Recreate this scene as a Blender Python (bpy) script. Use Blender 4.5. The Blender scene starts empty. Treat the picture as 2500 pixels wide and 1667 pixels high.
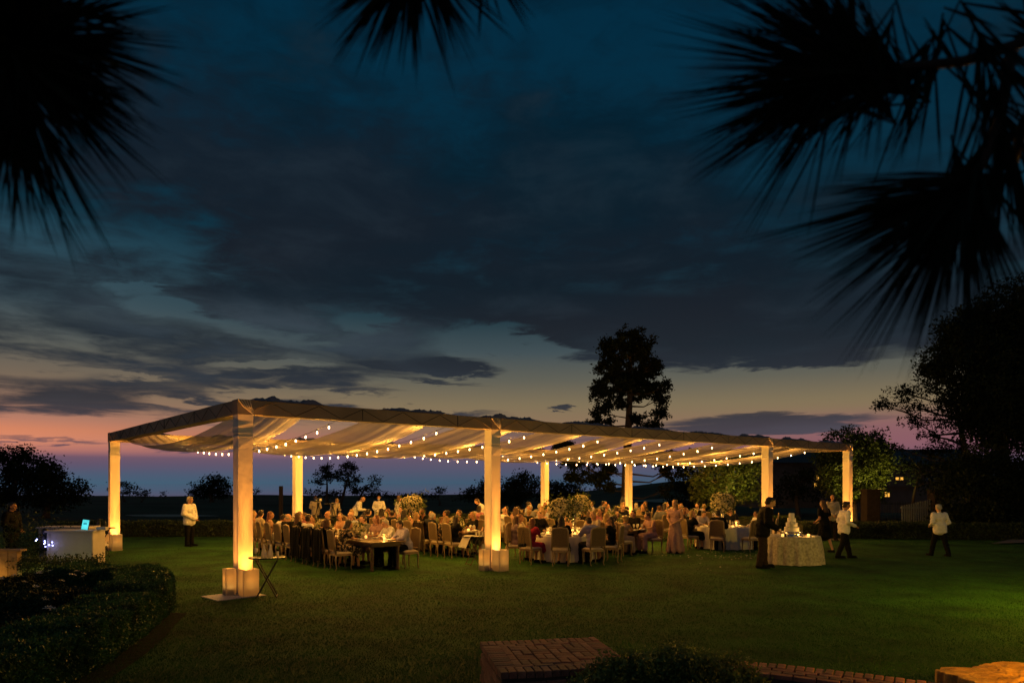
import bpy, math, random
import numpy as np
from mathutils import Vector, Matrix, noise as mnoise
random.seed(7); rng = np.random.default_rng(7)
scene = bpy.context.scene
COL = scene.collection
pi = math.pi; R = math.radians
F = 1750.0; HZ = 1178.0; CH = 2.3      # photo focal length in px, horizon row, eye height

# ---------------------------------------------------------------- camera
cam_d = bpy.data.cameras.new('camera'); cam = bpy.data.objects.new('camera', cam_d); COL.objects.link(cam)
cam.location = (0, 0, CH); cam.rotation_euler = (R(90), 0, 0)
cam_d.sensor_width = 36; cam_d.lens = 36*F/2500; cam_d.shift_y = (HZ-833.5)/2500
cam_d.clip_start = .05; cam_d.clip_end = 60000
cam_d.dof.use_dof = True; cam_d.dof.focus_distance = 22; cam_d.dof.aperture_fstop = 3.2
scene.camera = cam

# ---------------------------------------------------------------- colour, view
scene.view_settings.view_transform = 'Standard'; scene.view_settings.look = 'None'
scene.view_settings.exposure = 0; scene.view_settings.gamma = 1; scene.view_settings.use_curve_mapping = False
scene.cycles.use_denoising = True
scene.cycles.max_bounces = 5; scene.cycles.diffuse_bounces = 2; scene.cycles.glossy_bounces = 2
scene.cycles.transmission_bounces = 4; scene.cycles.transparent_max_bounces = 8
scene.cycles.caustics_reflective = False; scene.cycles.caustics_refractive = False
scene.cycles.sample_clamp_indirect = 1.5; scene.cycles.use_light_tree = True

def lin(h):
    h = h.lstrip('#'); c = [int(h[i:i+2], 16)/255 for i in (0, 2, 4)]
    return tuple(x/12.92 if x <= .04045 else ((x+.055)/1.055)**2.4 for x in c)+(1,)

# ---------------------------------------------------------------- sky
world = bpy.data.worlds.new('World'); scene.world = world; world.use_nodes = True
nt = world.node_tree; nt.nodes.clear(); L = nt.links
def nn(t, **k):
    n = nt.nodes.new(t)
    for a, b in k.items(): setattr(n, a, b)
    return n
def put(sock, v):
    if isinstance(v, (int, float)): sock.default_value = v
    elif isinstance(v, tuple): sock.default_value = v
    else: L.new(v, sock)
def mt(op, a, b=0.0, c=0.0):
    n = nn('ShaderNodeMath', operation=op); put(n.inputs[0], a); put(n.inputs[1], b); put(n.inputs[2], c); return n.outputs[0]
def sstep(v, a, b, lo=0.0, hi=1.0):
    n = nn('ShaderNodeMapRange', interpolation_type='SMOOTHSTEP'); put(n.inputs[0], v)
    for i, x in enumerate((a, b, lo, hi)): n.inputs[i+1].default_value = x
    return n.outputs[0]
def ramp(v, pts, interp='LINEAR'):
    n = nn('ShaderNodeValToRGB'); cr = n.color_ramp; cr.interpolation = interp
    while len(cr.elements) < len(pts): cr.elements.new(.5)
    for e, (p, c) in zip(cr.elements, pts): e.position = p; e.color = lin(c) if isinstance(c, str) else (c, c, c, 1)
    put(n.inputs[0], v); return n.outputs[0]
def mixc(f, a, b, bt='MIX'):
    n = nn('ShaderNodeMix', data_type='RGBA', blend_type=bt); put(n.inputs[0], f); put(n.inputs[6], a); put(n.inputs[7], b); return n.outputs[2]
def noisef(x, y, z=0.0, sc=1.0, det=6.0, ro=.55, dist=0.0):
    cx = nn('ShaderNodeCombineXYZ'); put(cx.inputs[0], x); put(cx.inputs[1], y); put(cx.inputs[2], z)
    n = nn('ShaderNodeTexNoise'); L.new(cx.outputs[0], n.inputs['Vector']); n.inputs['Scale'].default_value = sc
    n.inputs['Detail'].default_value = det; n.inputs['Roughness'].default_value = ro; n.inputs['Distortion'].default_value = dist
    return n.outputs[0]
tc = nn('ShaderNodeTexCoord'); sp = nn('ShaderNodeSeparateXYZ'); L.new(tc.outputs['Generated'], sp.inputs[0])
dx, dy, dz = sp.outputs
hyp = mt('SQRT', mt('ADD', mt('MULTIPLY', dx, dx), mt('MULTIPLY', dy, dy)))
az = mt('ARCTAN2', dx, dy); el = mt('MINIMUM', mt('DIVIDE', dz, mt('MAXIMUM', hyp, .02)), 5.0)
elp = mt('MAXIMUM', el, 0.0)
logv = mt('LOGARITHM', mt('ADD', elp, .06), math.e)
n1 = noisef(mt('MULTIPLY', az, 5.2), mt('MULTIPLY', logv, 4.6), 3.1, 1.0, 9, .58, .35)
n2 = noisef(mt('MULTIPLY', az, 1.7), mt('MULTIPLY', logv, 1.5), 9.3, 1.0, 4, .5)
n3 = noisef(mt('MULTIPLY', az, 14.0), mt('MULTIPLY', logv, 16.0), 5.7, 1.0, 7, .6, .5)
azd = mt('ADD', az, mt('MULTIPLY', mt('SUBTRACT', n3, .5), .10))
eld = mt('ADD', el, mt('MULTIPLY', mt('SUBTRACT', n1, .5), .045))
eld = mt('ADD', eld, mt('MULTIPLY', mt('SUBTRACT', n3, .5), .030))
def ae(x, y):
    a = math.atan((x-1250)/F); return a, (HZ-y)/F*math.cos(a)
def blob(x, y, rx, ry, w, tilt=0.0):
    a, e = ae(x, y)
    du = mt('DIVIDE', mt('SUBTRACT', azd, a), rx/F)
    de = mt('SUBTRACT', eld, e)
    if tilt: de = mt('SUBTRACT', de, mt('MULTIPLY', mt('SUBTRACT', azd, a), tilt))
    dv = mt('DIVIDE', de, ry/F)
    d = mt('SQRT', mt('ADD', mt('MULTIPLY', du, du), mt('MULTIPLY', dv, dv)))
    return sstep(d, .25, 1.25, w, 0.0)
def E(y): return max(0, (HZ-y)/F)
emax = 1.0
clear = ramp(mt('DIVIDE', elp, emax), [(0, '#405c72'), (E(1150), '#545870'), (E(1110), '#6c586c'), (E(1085), '#86605f'), (E(1045), '#8e7158'),
     (E(990), '#807156'), (E(930), '#616055'), (E(860), '#414f54'), (E(780), '#203842'), (E(600), '#0c2e3e'), (E(350), '#042b3e'), (E(50), '#022b40'), (.95, '#021c2b')])
west = sstep(az, -.75, -.05, 1.0, 0.0)
warm = ramp(mt('DIVIDE', elp, emax), [(0, '#44647a'), (E(1160), '#4c5f78'), (E(1138), '#67566e'), (E(1122), '#7c5868'), (E(1112), '#b87468'), (E(1090), '#df8c6a'),
     (E(1070), '#dc8762'), (E(1045), '#b87c68'), (E(1010), '#94705e'), (E(960), '#776656'), (E(900), '#5c5c55'), (E(800), '#41545c'), (E(700), '#2b4a58'), (E(600), '#0d3444'), (E(400), '#042d40'), (E(50), '#022a3e'), (.95, '#021c2b')])
eld2 = mt('MULTIPLY', mt('SUBTRACT', n3, .5), .012)
clear = mixc(west, clear, warm)
pink_r = mt('MULTIPLY', sstep(az, .12, .5), mt('MULTIPLY', sstep(el, E(1140), E(1095)), sstep(el, E(1000), E(1060))))
clear = mixc(mt('MULTIPLY', pink_r, .75), clear, lin('#8a5a66'))
cloudc = ramp(mt('DIVIDE', elp, emax), [(0, '#3a3f55'), (E(1120), '#5d4a5c'), (E(1060), '#46434e'), (E(1000), '#31343c'), (E(930), '#262d37'), (E(850), '#1a232c'),
     (E(700), '#0f1b25'), (E(520), '#071c28'), (E(350), '#031d2b'), (E(100), '#021c2b'), (.95, '#02141e')])
cloudc = mixc(mt('MULTIPLY', sstep(n2, .42, .62), .55), cloudc, mixc(.5, cloudc, lin('#241d22')))
cloudc = mixc(mt('MULTIPLY', sstep(n1, .5, .75), .20), cloudc, lin('#2c3a43'), 'SCREEN')
cloudc = mixc(mt('MULTIPLY', blob(620, 800, 520, 75, 1.0), .55), cloudc, mixc(sstep(n1, .38, .6), cloudc, lin('#414e58')))
bias = ramp(mt('DIVIDE', elp, emax), [(0, .0), (E(1100), .12), (E(1060), .20), (E(980), .30), (E(900), .38), (E(800), .52), (E(700), .60), (E(500), .60), (E(330), .52), (E(150), .34), (.95, .30)])
blobs = [(1330, 905, 310, 90, -.42, -.12), (1700, 975, 420, 75, -.42, .0), (1210, 835, 170, 45, -.30, -.1), (1150, 960, 380, 50, -.30, 0), (2120, 960, 330, 80, -.36, 0), (2150, 1085, 300, 60, -.3, 0),
  (1960, 892, 200, 22, .40, 0), (1700, 820, 480, 90, .34, -.06), (2050, 780, 380, 90, .25, 0), (1890, 1028, 330, 24, .75, 0), (1385, 997, 42, 7, .8, 0), (2010, 970, 60, 8, .5, 0), (1700, 1052, 240, 8, .4, 0),
  (400, 752, 80, 30, -.42, 0), (560, 795, 260, 24, -.24, -.18), (885, 790, 80, 20, -.42, 0), (660, 897, 150, 11, -.48, 0), (60, 900, 140, 24, -.30, 0), (330, 912, 90, 10, -.45, 0), (320, 702, 60, 14, -.35, 0),
  (480, 985, 120, 13, -.42, 0), (620, 962, 110, 15, -.42, 0), (560, 1003, 120, 8, -.4, 0), (250, 1035, 160, 7, -.4, 0), (780, 925, 260, 36, .36, 0), (1150, 905, 140, 14, .42, -.05), (1120, 930, 160, 8, .38, 0), (930, 960, 200, 10, .3, 0), (1260, 820, 60, 14, .3, 0), (1100, 890, 240, 18, .40, 0), (800, 1000, 260, 18, .38, -.06), (1060, 1010, 220, 10, .4, -.05), (300, 960, 420, 50, .26, 0), (350, 840, 500, 50, .14, 0),
  (330, 1010, 420, 26, .20, 0), (100, 1075, 200, 8, .35, 0), (700, 1095, 330, 7, .5, 0), (1500, 790, 500, 60, .2, -.1), (2250, 400, 420, 330, -.22, 0), (150, 560, 430, 150, -.22, 0), (1050, 880, 70, 25, .2, 0), (1250, 848, 60, 8, .5, 0), (1230, 870, 90, 8, .45, 0)]
tot = bias
for b in blobs: tot = mt('ADD', tot, blob(*b))
M = sstep(mt('ADD', mt('ADD', tot, mt('MULTIPLY', mt('SUBTRACT', n1, .5), .95)), mt('MULTIPLY', mt('SUBTRACT', n3, .5), .55)), .20, .62)
skyc = mixc(mt('MULTIPLY', M, .96), clear, cloudc)
mb_top = sstep(mt('ADD', el, mt('MULTIPLY', mt('SUBTRACT', n3, .5), .006)), E(1128), E(1116), 1.0, 0.0)   # marine layer bank
skyc = mixc(mt('MULTIPLY', mb_top, .15), skyc, lin('#46465a'))
nish = nn('ShaderNodeTexSky', sky_type='NISHITA', sun_disc=False); nish.sun_elevation = R(-4); nish.sun_rotation = R(-15)
skyc = mixc(.02, skyc, nish.outputs[0], 'ADD')
bg = nn('ShaderNodeBackground'); L.new(skyc, bg.inputs[0]); bg.inputs[1].default_value = 1.0
wo = nn('ShaderNodeOutputWorld'); L.new(bg.outputs[0], wo.inputs[0])

# dusk: the sun is gone; one very weak, very wide sun stands for the last blue light of the sky dome
sd = bpy.data.lights.new('sun', 'SUN'); sd.energy = .06; sd.angle = R(120); sd.color = (.45, .85, 1.0)
sun = bpy.data.objects.new('sun', sd); COL.objects.link(sun); sun.rotation_euler = (R(20), R(-10), 0)

# ---------------------------------------------------------------- helpers
def GP(x, y, z=0.0):                   # photo pixel on the level z -> place
    Z = (CH-z)*F/(y-HZ); return ((x-1250)/F*Z, Z, z)
def PT(x, y, Z): return ((x-1250)/F*Z, Z, CH-(y-HZ)/F*Z)
def tag(o, label=None, cat=None, group=None, kind=None):
    if label: o['label'] = label
    if cat: o['category'] = cat
    if group: o['group'] = group
    if kind: o['kind'] = kind
    return o
def empty(name, loc=(0, 0, 0), rz=0.0, label=None, cat=None, group=None):
    o = bpy.data.objects.new(name, None); COL.objects.link(o); o.location = loc; o.rotation_euler = (0, 0, rz)
    o.empty_display_size = .1
    return tag(o, label, cat, group)
def inst(name, me, m=None, parent=None, loc=(0, 0, 0), rot=(0, 0, 0), scale=None):
    o = bpy.data.objects.new(name, me); COL.objects.link(o); o.parent = parent; o.location = loc; o.rotation_euler = rot
    if scale: o.scale = scale
    if m is not None and me.materials:
        o.material_slots[0].link = 'OBJECT'; o.material_slots[0].material = m
    return o
def copy_tree(o, parent=None):
    c = o.copy(); COL.objects.link(c); c.parent = parent
    for ch in list(o.children): copy_tree(ch, c)
    return c
class MB:
    def __init__(s): s.v = []; s.f = []
    def add(s, vs, fs):
        k = len(s.v); s.v += [tuple(v) for v in vs]; s.f += [tuple(i+k for i in f) for f in fs]; return s
    def box(s, c, d, rot=None, taper=1.0):
        vs = []
        for z in (-1, 1):
            t = taper if z > 0 else 1
            for x, y in ((-1, -1), (1, -1), (1, 1), (-1, 1)): vs.append(Vector((x*d[0]/2*t, y*d[1]/2*t, z*d[2]/2)))
        if rot is not None: vs = [rot @ v for v in vs]
        return s.add([v+Vector(c) for v in vs], [(3, 2, 1, 0), (4, 5, 6, 7), (0, 1, 5, 4), (1, 2, 6, 5), (2, 3, 7, 6), (3, 0, 4, 7)])
    def tube(s, pts, rad, n=8, cap=True):
        pts = [Vector(p) for p in pts]
        if isinstance(rad, (int, float)): rad = [rad]*len(pts)
        vs = []; up = None
        for i, p in enumerate(pts):
            d = (pts[min(i+1, len(pts)-1)]-pts[max(i-1, 0)])
            if d.length < 1e-9: d = Vector((0, 0, 1))
            d.normalize()
            a = up if up is not None else (Vector((0, 0, 1)) if abs(d.z) < .9 else Vector((1, 0, 0)))
            x = (a-d*a.dot(d))
            if x.length < 1e-6: x = d.orthogonal()
            x.normalize(); up = x; y = d.cross(x)
            for k in range(n):
                t = 2*pi*k/n; vs.append(p+(x*math.cos(t)+y*math.sin(t))*rad[i])
        fs = []
        for i in range(len(pts)-1):
            for k in range(n):
                a = i*n+k; b = i*n+(k+1) % n; fs.append((a, b, b+n, a+n))
        if cap: fs.append(tuple(range(n-1, -1, -1))); m_ = (len(pts)-1)*n; fs.append(tuple(m_+k for k in range(n)))
        return s.add(vs, fs)
    def cyl(s, c, r, h, n=16, r2=None):
        return s.tube([c, (c[0], c[1], c[2]+h)], [r, r if r2 is None else r2], n)
    def lathe(s, c, prof, n=16):
        vs = []
        for r, z in prof:
            for k in range(n): t = 2*pi*k/n; vs.append((c[0]+r*math.cos(t), c[1]+r*math.sin(t), c[2]+z))
        fs = [(i*n+k, i*n+(k+1) % n, (i+1)*n+(k+1) % n, (i+1)*n+k) for i in range(len(prof)-1) for k in range(n)]
        fs.append(tuple(range(n-1, -1, -1))); fs.append(tuple((len(prof)-1)*n+k for k in range(n)))
        return s.add(vs, fs)
    def ell(s, c, r, n=12, m=8, rot=None):
        vs = []; c = Vector(c)
        for i in range(m+1):
            ph = pi*i/m
            for k in range(n):
                t = 2*pi*k/n; v = Vector((r[0]*math.sin(ph)*math.cos(t), r[1]*math.sin(ph)*math.sin(t), -r[2]*math.cos(ph)))
                if rot is not None: v = rot @ v
                vs.append(c+v)
        fs = [(i*n+k, i*n+(k+1) % n, (i+1)*n+(k+1) % n, (i+1)*n+k) for i in range(m) for k in range(n)]
        return s.add(vs, fs)
    def caps(s, a, b, ra, rb=None, n=10):       # tapered limb with rounded ends
        a = Vector(a); b = Vector(b); rb = ra if rb is None else rb; d = (b-a)
        d = d.normalized() if d.length > 1e-6 else Vector((0, 0, 1))
        P = []; Q = []
        for k in (0, .35, .7, .93): P.append(a-d*ra*math.sqrt(max(0, 1-k*k))); Q.append(max(ra*k, .0008))
        P.append(a); Q.append(ra); P.append(b); Q.append(rb)
        for k in (.93, .7, .35, 0): P.append(b+d*rb*math.sqrt(max(0, 1-k*k))); Q.append(max(rb*k, .0008))
        return s.tube(P, Q, n)
    def mesh(s, name='m', m=None, smooth=False):
        me = bpy.data.meshes.new(name); me.from_pydata(s.v, [], s.f)
        me.materials.append(m)
        if smooth: me.polygons.foreach_set('use_smooth', [True]*len(me.polygons))
        me.update(); return me
    def build(s, name, m, parent=None, smooth=False, loc=(0, 0, 0), rot=(0, 0, 0)):
        o = bpy.data.objects.new(name, s.mesh(name, m, smooth)); COL.objects.link(o); o.parent = parent; o.location = loc; o.rotation_euler = rot
        return o
def tri_mesh(name, V, m):                       # V: (n,3,3) triangles, fast
    V = np.asarray(V, dtype=np.float32); n = len(V); me = bpy.data.meshes.new(name)
    me.vertices.add(n*3); me.vertices.foreach_set('co', V.reshape(-1)); me.loops.add(n*3)
    me.loops.foreach_set('vertex_index', np.arange(n*3, dtype=np.int32)); me.polygons.add(n)
    me.polygons.foreach_set('loop_start', np.arange(0, n*3, 3, dtype=np.int32)); me.polygons.foreach_set('loop_total', np.full(n, 3, dtype=np.int32))
    me.materials.append(m); me.update(); me.validate(); return me
def tri_obj(name, V, m, parent=None, kind=None):
    o = bpy.data.objects.new(name, tri_mesh(name, V, m)); COL.objects.link(o); o.parent = parent
    if kind: o['kind'] = kind
    return o
def remesh(mb, vox, name, m=None, disp=0.0, dsc=20.0, smooth=2):
    me = mb.mesh('tmp'); o = bpy.data.objects.new('tmp', me); COL.objects.link(o)
    md = o.modifiers.new('r', 'REMESH'); md.mode = 'VOXEL'; md.voxel_size = vox; md.use_smooth_shade = True
    if smooth: ms = o.modifiers.new('s', 'SMOOTH'); ms.iterations = smooth; ms.factor = .5
    dg = bpy.context.evaluated_depsgraph_get(); out = bpy.data.meshes.new_from_object(o.evaluated_get(dg)); out.name = name
    bpy.data.objects.remove(o); bpy.data.meshes.remove(me)
    out.materials.clear(); out.materials.append(m)
    if disp:
        for v in out.vertices: v.co += v.normal*disp*mnoise.noise(v.co*dsc)
    out.polygons.foreach_set('use_smooth', [True]*len(out.polygons)); out.update()
    return out

# ---------------------------------------------------------------- materials
MATS = {}
def mat(name, col, rough=.7, var=.25, sc=8.0, bump=0.0, bsc=40.0, metal=0.0, spec=.4, sub=None, trans=0.0, em=None, ems=0.0, coord='Object', stretch=(1, 1, 1), col2=None, alpha=None, glass=False):
    if name in MATS: return MATS[name]
    m = bpy.data.materials.new(name); m.use_nodes = True; t = m.node_tree; b = t.nodes['Principled BSDF']
    if isinstance(col, str): col = lin(col)
    col = tuple(col)[:3]
    tcn = t.nodes.new('ShaderNodeTexCoord'); mp = t.nodes.new('ShaderNodeMapping'); mp.inputs['Scale'].default_value = stretch
    t.links.new(tcn.outputs[coord], mp.inputs[0])
    nz = t.nodes.new('ShaderNodeTexNoise'); nz.inputs['Scale'].default_value = sc; nz.inputs['Detail'].default_value = 5; t.links.new(mp.outputs[0], nz.inputs['Vector'])
    cr = t.nodes.new('ShaderNodeValToRGB'); cr.color_ramp.elements[0].position = .3; cr.color_ramp.elements[1].position = .7
    c2 = tuple(col2)[:3] if col2 is not None else tuple(min(1, c*(1+var)) for c in col)
    cr.color_ramp.elements[0].color = tuple(c*(1-var) for c in col)+(1,); cr.color_ramp.elements[1].color = c2+(1,)
    t.links.new(nz.outputs[0], cr.inputs[0]); t.links.new(cr.outputs[0], b.inputs['Base Color'])
    b.inputs['Roughness'].default_value = rough; b.inputs['Metallic'].default_value = metal; b.inputs['Specular IOR Level'].default_value = spec
    if bump:
        n2_ = t.nodes.new('ShaderNodeTexNoise'); n2_.inputs['Scale'].default_value = bsc; n2_.inputs['Detail'].default_value = 4; t.links.new(mp.outputs[0], n2_.inputs['Vector'])
        bp = t.nodes.new('ShaderNodeBump'); bp.inputs['Strength'].default_value = bump; bp.inputs['Distance'].default_value = .02
        t.links.new(n2_.outputs[0], bp.inputs['Height']); t.links.new(bp.outputs[0], b.inputs['Normal'])
    if em is not None:
        b.inputs['Emission Color'].default_value = lin(em) if isinstance(em, str) else tuple(em)[:3]+(1,); b.inputs['Emission Strength'].default_value = ems
    if glass: b.inputs['Transmission Weight'].default_value = 1.0; b.inputs['IOR'].default_value = 1.3
    if trans:
        tl = t.nodes.new('ShaderNodeBsdfTranslucent'); t.links.new(cr.outputs[0], tl.inputs[0])
        mx = t.nodes.new('ShaderNodeMixShader'); mx.inputs[0].default_value = trans
        t.links.new(b.outputs[0], mx.inputs[1]); t.links.new(tl.outputs[0], mx.inputs[2]); t.links.new(mx.outputs[0], t.nodes['Material Output'].inputs[0])
        last = mx
    else: last = b
    if alpha is not None:
        tp = t.nodes.new('ShaderNodeBsdfTransparent'); mx2 = t.nodes.new('ShaderNodeMixShader'); mx2.inputs[0].default_value = alpha
        t.links.new(tp.outputs[0], mx2.inputs[1]); t.links.new(last.outputs[0], mx2.inputs[2]); t.links.new(mx2.outputs[0], t.nodes['Material Output'].inputs[0])
    MATS[name] = m; return m
def lamp(name, kind, loc, power, col, parent=None, size=.05, aim=None, spot=None, blend=1.0):
    d = bpy.data.lights.new(name, kind); d.energy = power; d.color = col
    d.shadow_soft_size = size
    if spot: d.spot_size = R(spot); d.spot_blend = blend
    o = bpy.data.objects.new(name, d); COL.objects.link(o); o.parent = parent; o.location = loc
    if aim is not None: o.rotation_euler = (Vector(aim)-Vector(loc)).to_track_quat('-Z', 'Y').to_euler()
    return o
AMB = (1, .335, .04); WARM = (1, .44, .055); YEL = (1, .74, .13)
# ---------------------------------------------------------------- ground, terrain, sea
m_lawn = mat('lawn_grass', (.026, .085, .012), .85, .5, .9, .9, 60, spec=.15, coord='Generated' if False else 'Object')
def smooth(a, b, x): t = min(1, max(0, (x-a)/(b-a))); return t*t*(3-2*t)
def terr(X, Y):
    d = smooth(33, 60, Y)
    h = -.9*d + d*(mnoise.noise(Vector((X*.03, Y*.03, 1)))*.7+mnoise.noise(Vector((X*.09, Y*.09, 4)))*.22)
    r = X/max(Y, 1)
    h += smooth(.02, .3, r)*smooth(60, 150, Y)*3.2 + smooth(-.1, .02, r)*smooth(90, 160, Y)*.6
    h -= smooth(190, 260, Y)*62
    return h
xs = []; 
mb = MB()
ys = list(np.concatenate([np.linspace(-30, 34, 10), np.linspace(38, 120, 34), np.linspace(126, 190, 16), np.linspace(195, 270, 12)]))
us = np.linspace(-1, 1, 80)
for Y in ys:
    w = 60+max(Y, 0)*1.25
    for u_ in us: mb.v.append((u_*w, Y, terr(u_*w, Y)))
n_ = len(us)
mb.f = [(j*n_+i, j*n_+i+1, (j+1)*n_+i+1, (j+1)*n_+i) for j in range(len(ys)-1) for i in range(n_-1)]
gm = mb.mesh('ground', m_lawn, True); ground = bpy.data.objects.new('ground', gm); COL.objects.link(ground); tag(ground, kind='structure')
m_far = mat('fairway_grass', (.035, .055, .032), .9, .45, .08, .5, 3, spec=.1); gm.materials.append(m_far)
for p in gm.polygons:
    if p.center.y > 34: p.material_index = 1
m_sea = mat('sea_water', (.02, .06, .09), .02, .2, .02, .0, .05, spec=.5)
mb = MB(); mb.add([(-30000, 150, -60), (30000, 150, -60), (30000, 40000, -60), (-30000, 40000, -60)], [(0, 1, 2, 3)])
tag(mb.build('sea', m_sea), kind='structure')
# sand bunkers on the golf course
m_sand = mat('bunker_sand', (.3, .28, .22), .9, .1, 2)
for (x, y, rx, ry) in ((430, 1258, 3.5, 1.2), (385, 1257, 3, 1), (1660, 1236, 6, 2)):
    X, Y, _ = GP(x, y, -.8); mb = MB()
    ring = [(X+rx*math.cos(t)*(1+.2*math.sin(3*t)), Y+ry*1.5*math.sin(t), 0) for t in np.linspace(0, 2*pi, 25)[:-1]]
    ring = [(a, b, terr(a, b)+.06) for a, b, c in ring]
    mb.add(ring+[(X, Y, terr(X, Y)+.1)], [(i, (i+1) % 24, 24) for i in range(24)])
    tag(mb.build('sand_bunker', m_sand), kind='structure')
# grass blades
def grass(n, z0, z1):
    Z = z0*(z1/z0)**rng.random(n); X = (rng.random(n)*2-1)*.78*Z
    h = .012+.022*rng.random(n); w = .0035+.0006*Z/8; a = rng.random(n)*2*pi; ln = rng.normal(0, .012, (n, 2))
    V = np.zeros((n, 3, 3)); V[:, 0] = np.stack([X-np.cos(a)*w, Z-np.sin(a)*w, 0*X], 1); V[:, 1] = np.stack([X+np.cos(a)*w, Z+np.sin(a)*w, 0*X], 1)
    V[:, 2] = np.stack([X+ln[:, 0], Z+ln[:, 1], h], 1); return V
m_blade = mat('grass_blade', (.030, .105, .014), .6, .5, 1.4, spec=.25, trans=.25)
tag(tri_obj('lawn_grass', np.concatenate([grass(190000, 7.6, 18), grass(60000, 18, 34)]), m_blade), 'short mown green lawn grass around the pavilion', 'grass', kind='stuff')

# ---------------------------------------------------------------- vegetation
m_leafd = mat('dark_foliage', (.014, .021, .011), .8, .5, 1.5, spec=.05)
m_leafg = mat('green_foliage', (.05, .075, .02), .6, .5, 1.5, spec=.25, trans=.25)
m_pine = mat('pine_foliage', (.012, .017, .008), .8, .5, 1.5, spec=.05)
m_bark = mat('bark', (.06, .045, .032), .9, .4, 6, .8, 20, stretch=(1, 1, .3))
def leaves(C, size, per, spread, flat=1.0):
    C = np.asarray(C); n = len(C)*per; P = np.repeat(C, per, 0)+rng.normal(0, 1, (n, 3))*spread*np.array([1, 1, flat])
    a = rng.normal(0, 1, (n, 3)); a /= np.linalg.norm(a, axis=1, keepdims=True)+1e-9
    b = np.cross(a, rng.normal(0, 1, (n, 3))); b /= np.linalg.norm(b, axis=1, keepdims=True)+1e-9
    s = size*(.6+.8*rng.random((n, 1)))
    return np.stack([P-b*s*.35, P+b*s*.35, P+a*s], 1)
def lobe_points(c, r, n, hole, seed):
    out = []; c = np.array(c); k = 0
    while len(out) < n and k < n*6:
        k += 1
        d = rng.normal(0, 1, 3); d /= np.linalg.norm(d); q = rng.random()**.45
        p = d*q*np.array(r)
        nv = mnoise.noise(Vector((p+c)*(1.9/max(.5, min(2.5, r[0]))))+Vector((seed, 0, 0)))
        if nv < hole: continue
        bump_ = 1+.25*mnoise.noise(Vector((p+c)*(1.2/max(.4, r[0]*.5))))
        out.append(c+p*bump_)
    return out
def tree(name, label, Z, base, lobes, leaf=.13, dens=60, m=None, trunk_r=.2, hole=-.05, group=None, limbs=True, trunk_top=None, spread=.22, per=12, flat=.8, wob=.35, bark=None, depth=.85, cat='tree', limb=1.0):
    """base: photo px (x,y) of the trunk foot; lobes: (x,y,rx,ry) crown masses of a tree standing Z metres away."""
    X_ = (base[0]-1250)/F*Z; base = (base[0], HZ+(CH-terr(X_, Z))*F/Z)
    s = Z/F; root = empty(name, PT(base[0], base[1], Z), 0, label, cat, group); bx, by, bz = PT(base[0], base[1], Z)
    pts = []; mb = MB(); seed = random.random()*50
    cx = sum(l[0] for l in lobes)/len(lobes)
    tt = trunk_top or (cx, min(l[1] for l in lobes)+20)
    tt = (tt[0], min(tt[1], base[1]-4)); T = []; nseg = 7
    for i in range(nseg+1):
        t = i/nseg; T.append(Vector(((base[0]+(tt[0]-base[0])*t-base[0])*s+math.sin(t*5+seed)*wob*.3, math.cos(t*4+seed)*wob*.2, (base[1]-tt[1])*s*t)))
    mb.tube(T, [trunk_r*(1.25 if i == 0 else 1-.8*i/nseg) for i in range(nseg+1)], 8)
    for (x, y, rx, ry) in lobes:
        c = ((x-base[0])*s, random.uniform(-.6, .6)*rx*s*.9, (base[1]-y)*s); rr = (rx*s, rx*s*depth, ry*s)
        n = max(6, int(dens*(rr[0]*rr[2])**.5*max(rr[0], rr[2])))
        pts += lobe_points(c, rr, n, hole, seed)
        if limbs:
            cv = Vector(c); zt = max(.12*T[-1].z, min(cv.z-.3*rr[2]-.15*abs(cv.x), T[-1].z*.93)); k = zt/T[-1].z*nseg; i = min(nseg-1, int(k)); st = T[i].lerp(T[i+1], k-i)
            mid = st.lerp(cv, .5)+Vector((random.uniform(-.1, .1), random.uniform(-.1, .1), random.uniform(-.16, .06)))*(cv-st).length; r0 = trunk_r*random.uniform(.2, .32)*limb
            mb.tube([st, mid, cv], [r0, r0*.6, r0*.25], 6)
            for q in range(7):
                e = cv+Vector((random.uniform(-.8, .8)*rr[0], random.uniform(-.8, .8)*rr[1], random.uniform(-.5, .8)*rr[2])); b0 = mid.lerp(cv, random.random())
                mb.tube([b0, b0.lerp(e, .5)+Vector((0, 0, random.uniform(-.1, .1)*rr[2])), e], [r0*.32, r0*.2, r0*.08], 4)
    mb.build('trunk', bark or m_bark, root, True)
    tri_obj('crown', leaves(pts, leaf, per, spread, flat), m or m_leafd, root, 'stuff')
    return root
def bumps(x0, x1, y, n, r): return [(x0+(x1-x0)*(i+.5)/n+random.uniform(-3, 3), y+random.uniform(-3, 3), r*random.uniform(.8, 1.3), r*random.uniform(.6, 1)) for i in range(n)]
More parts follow.
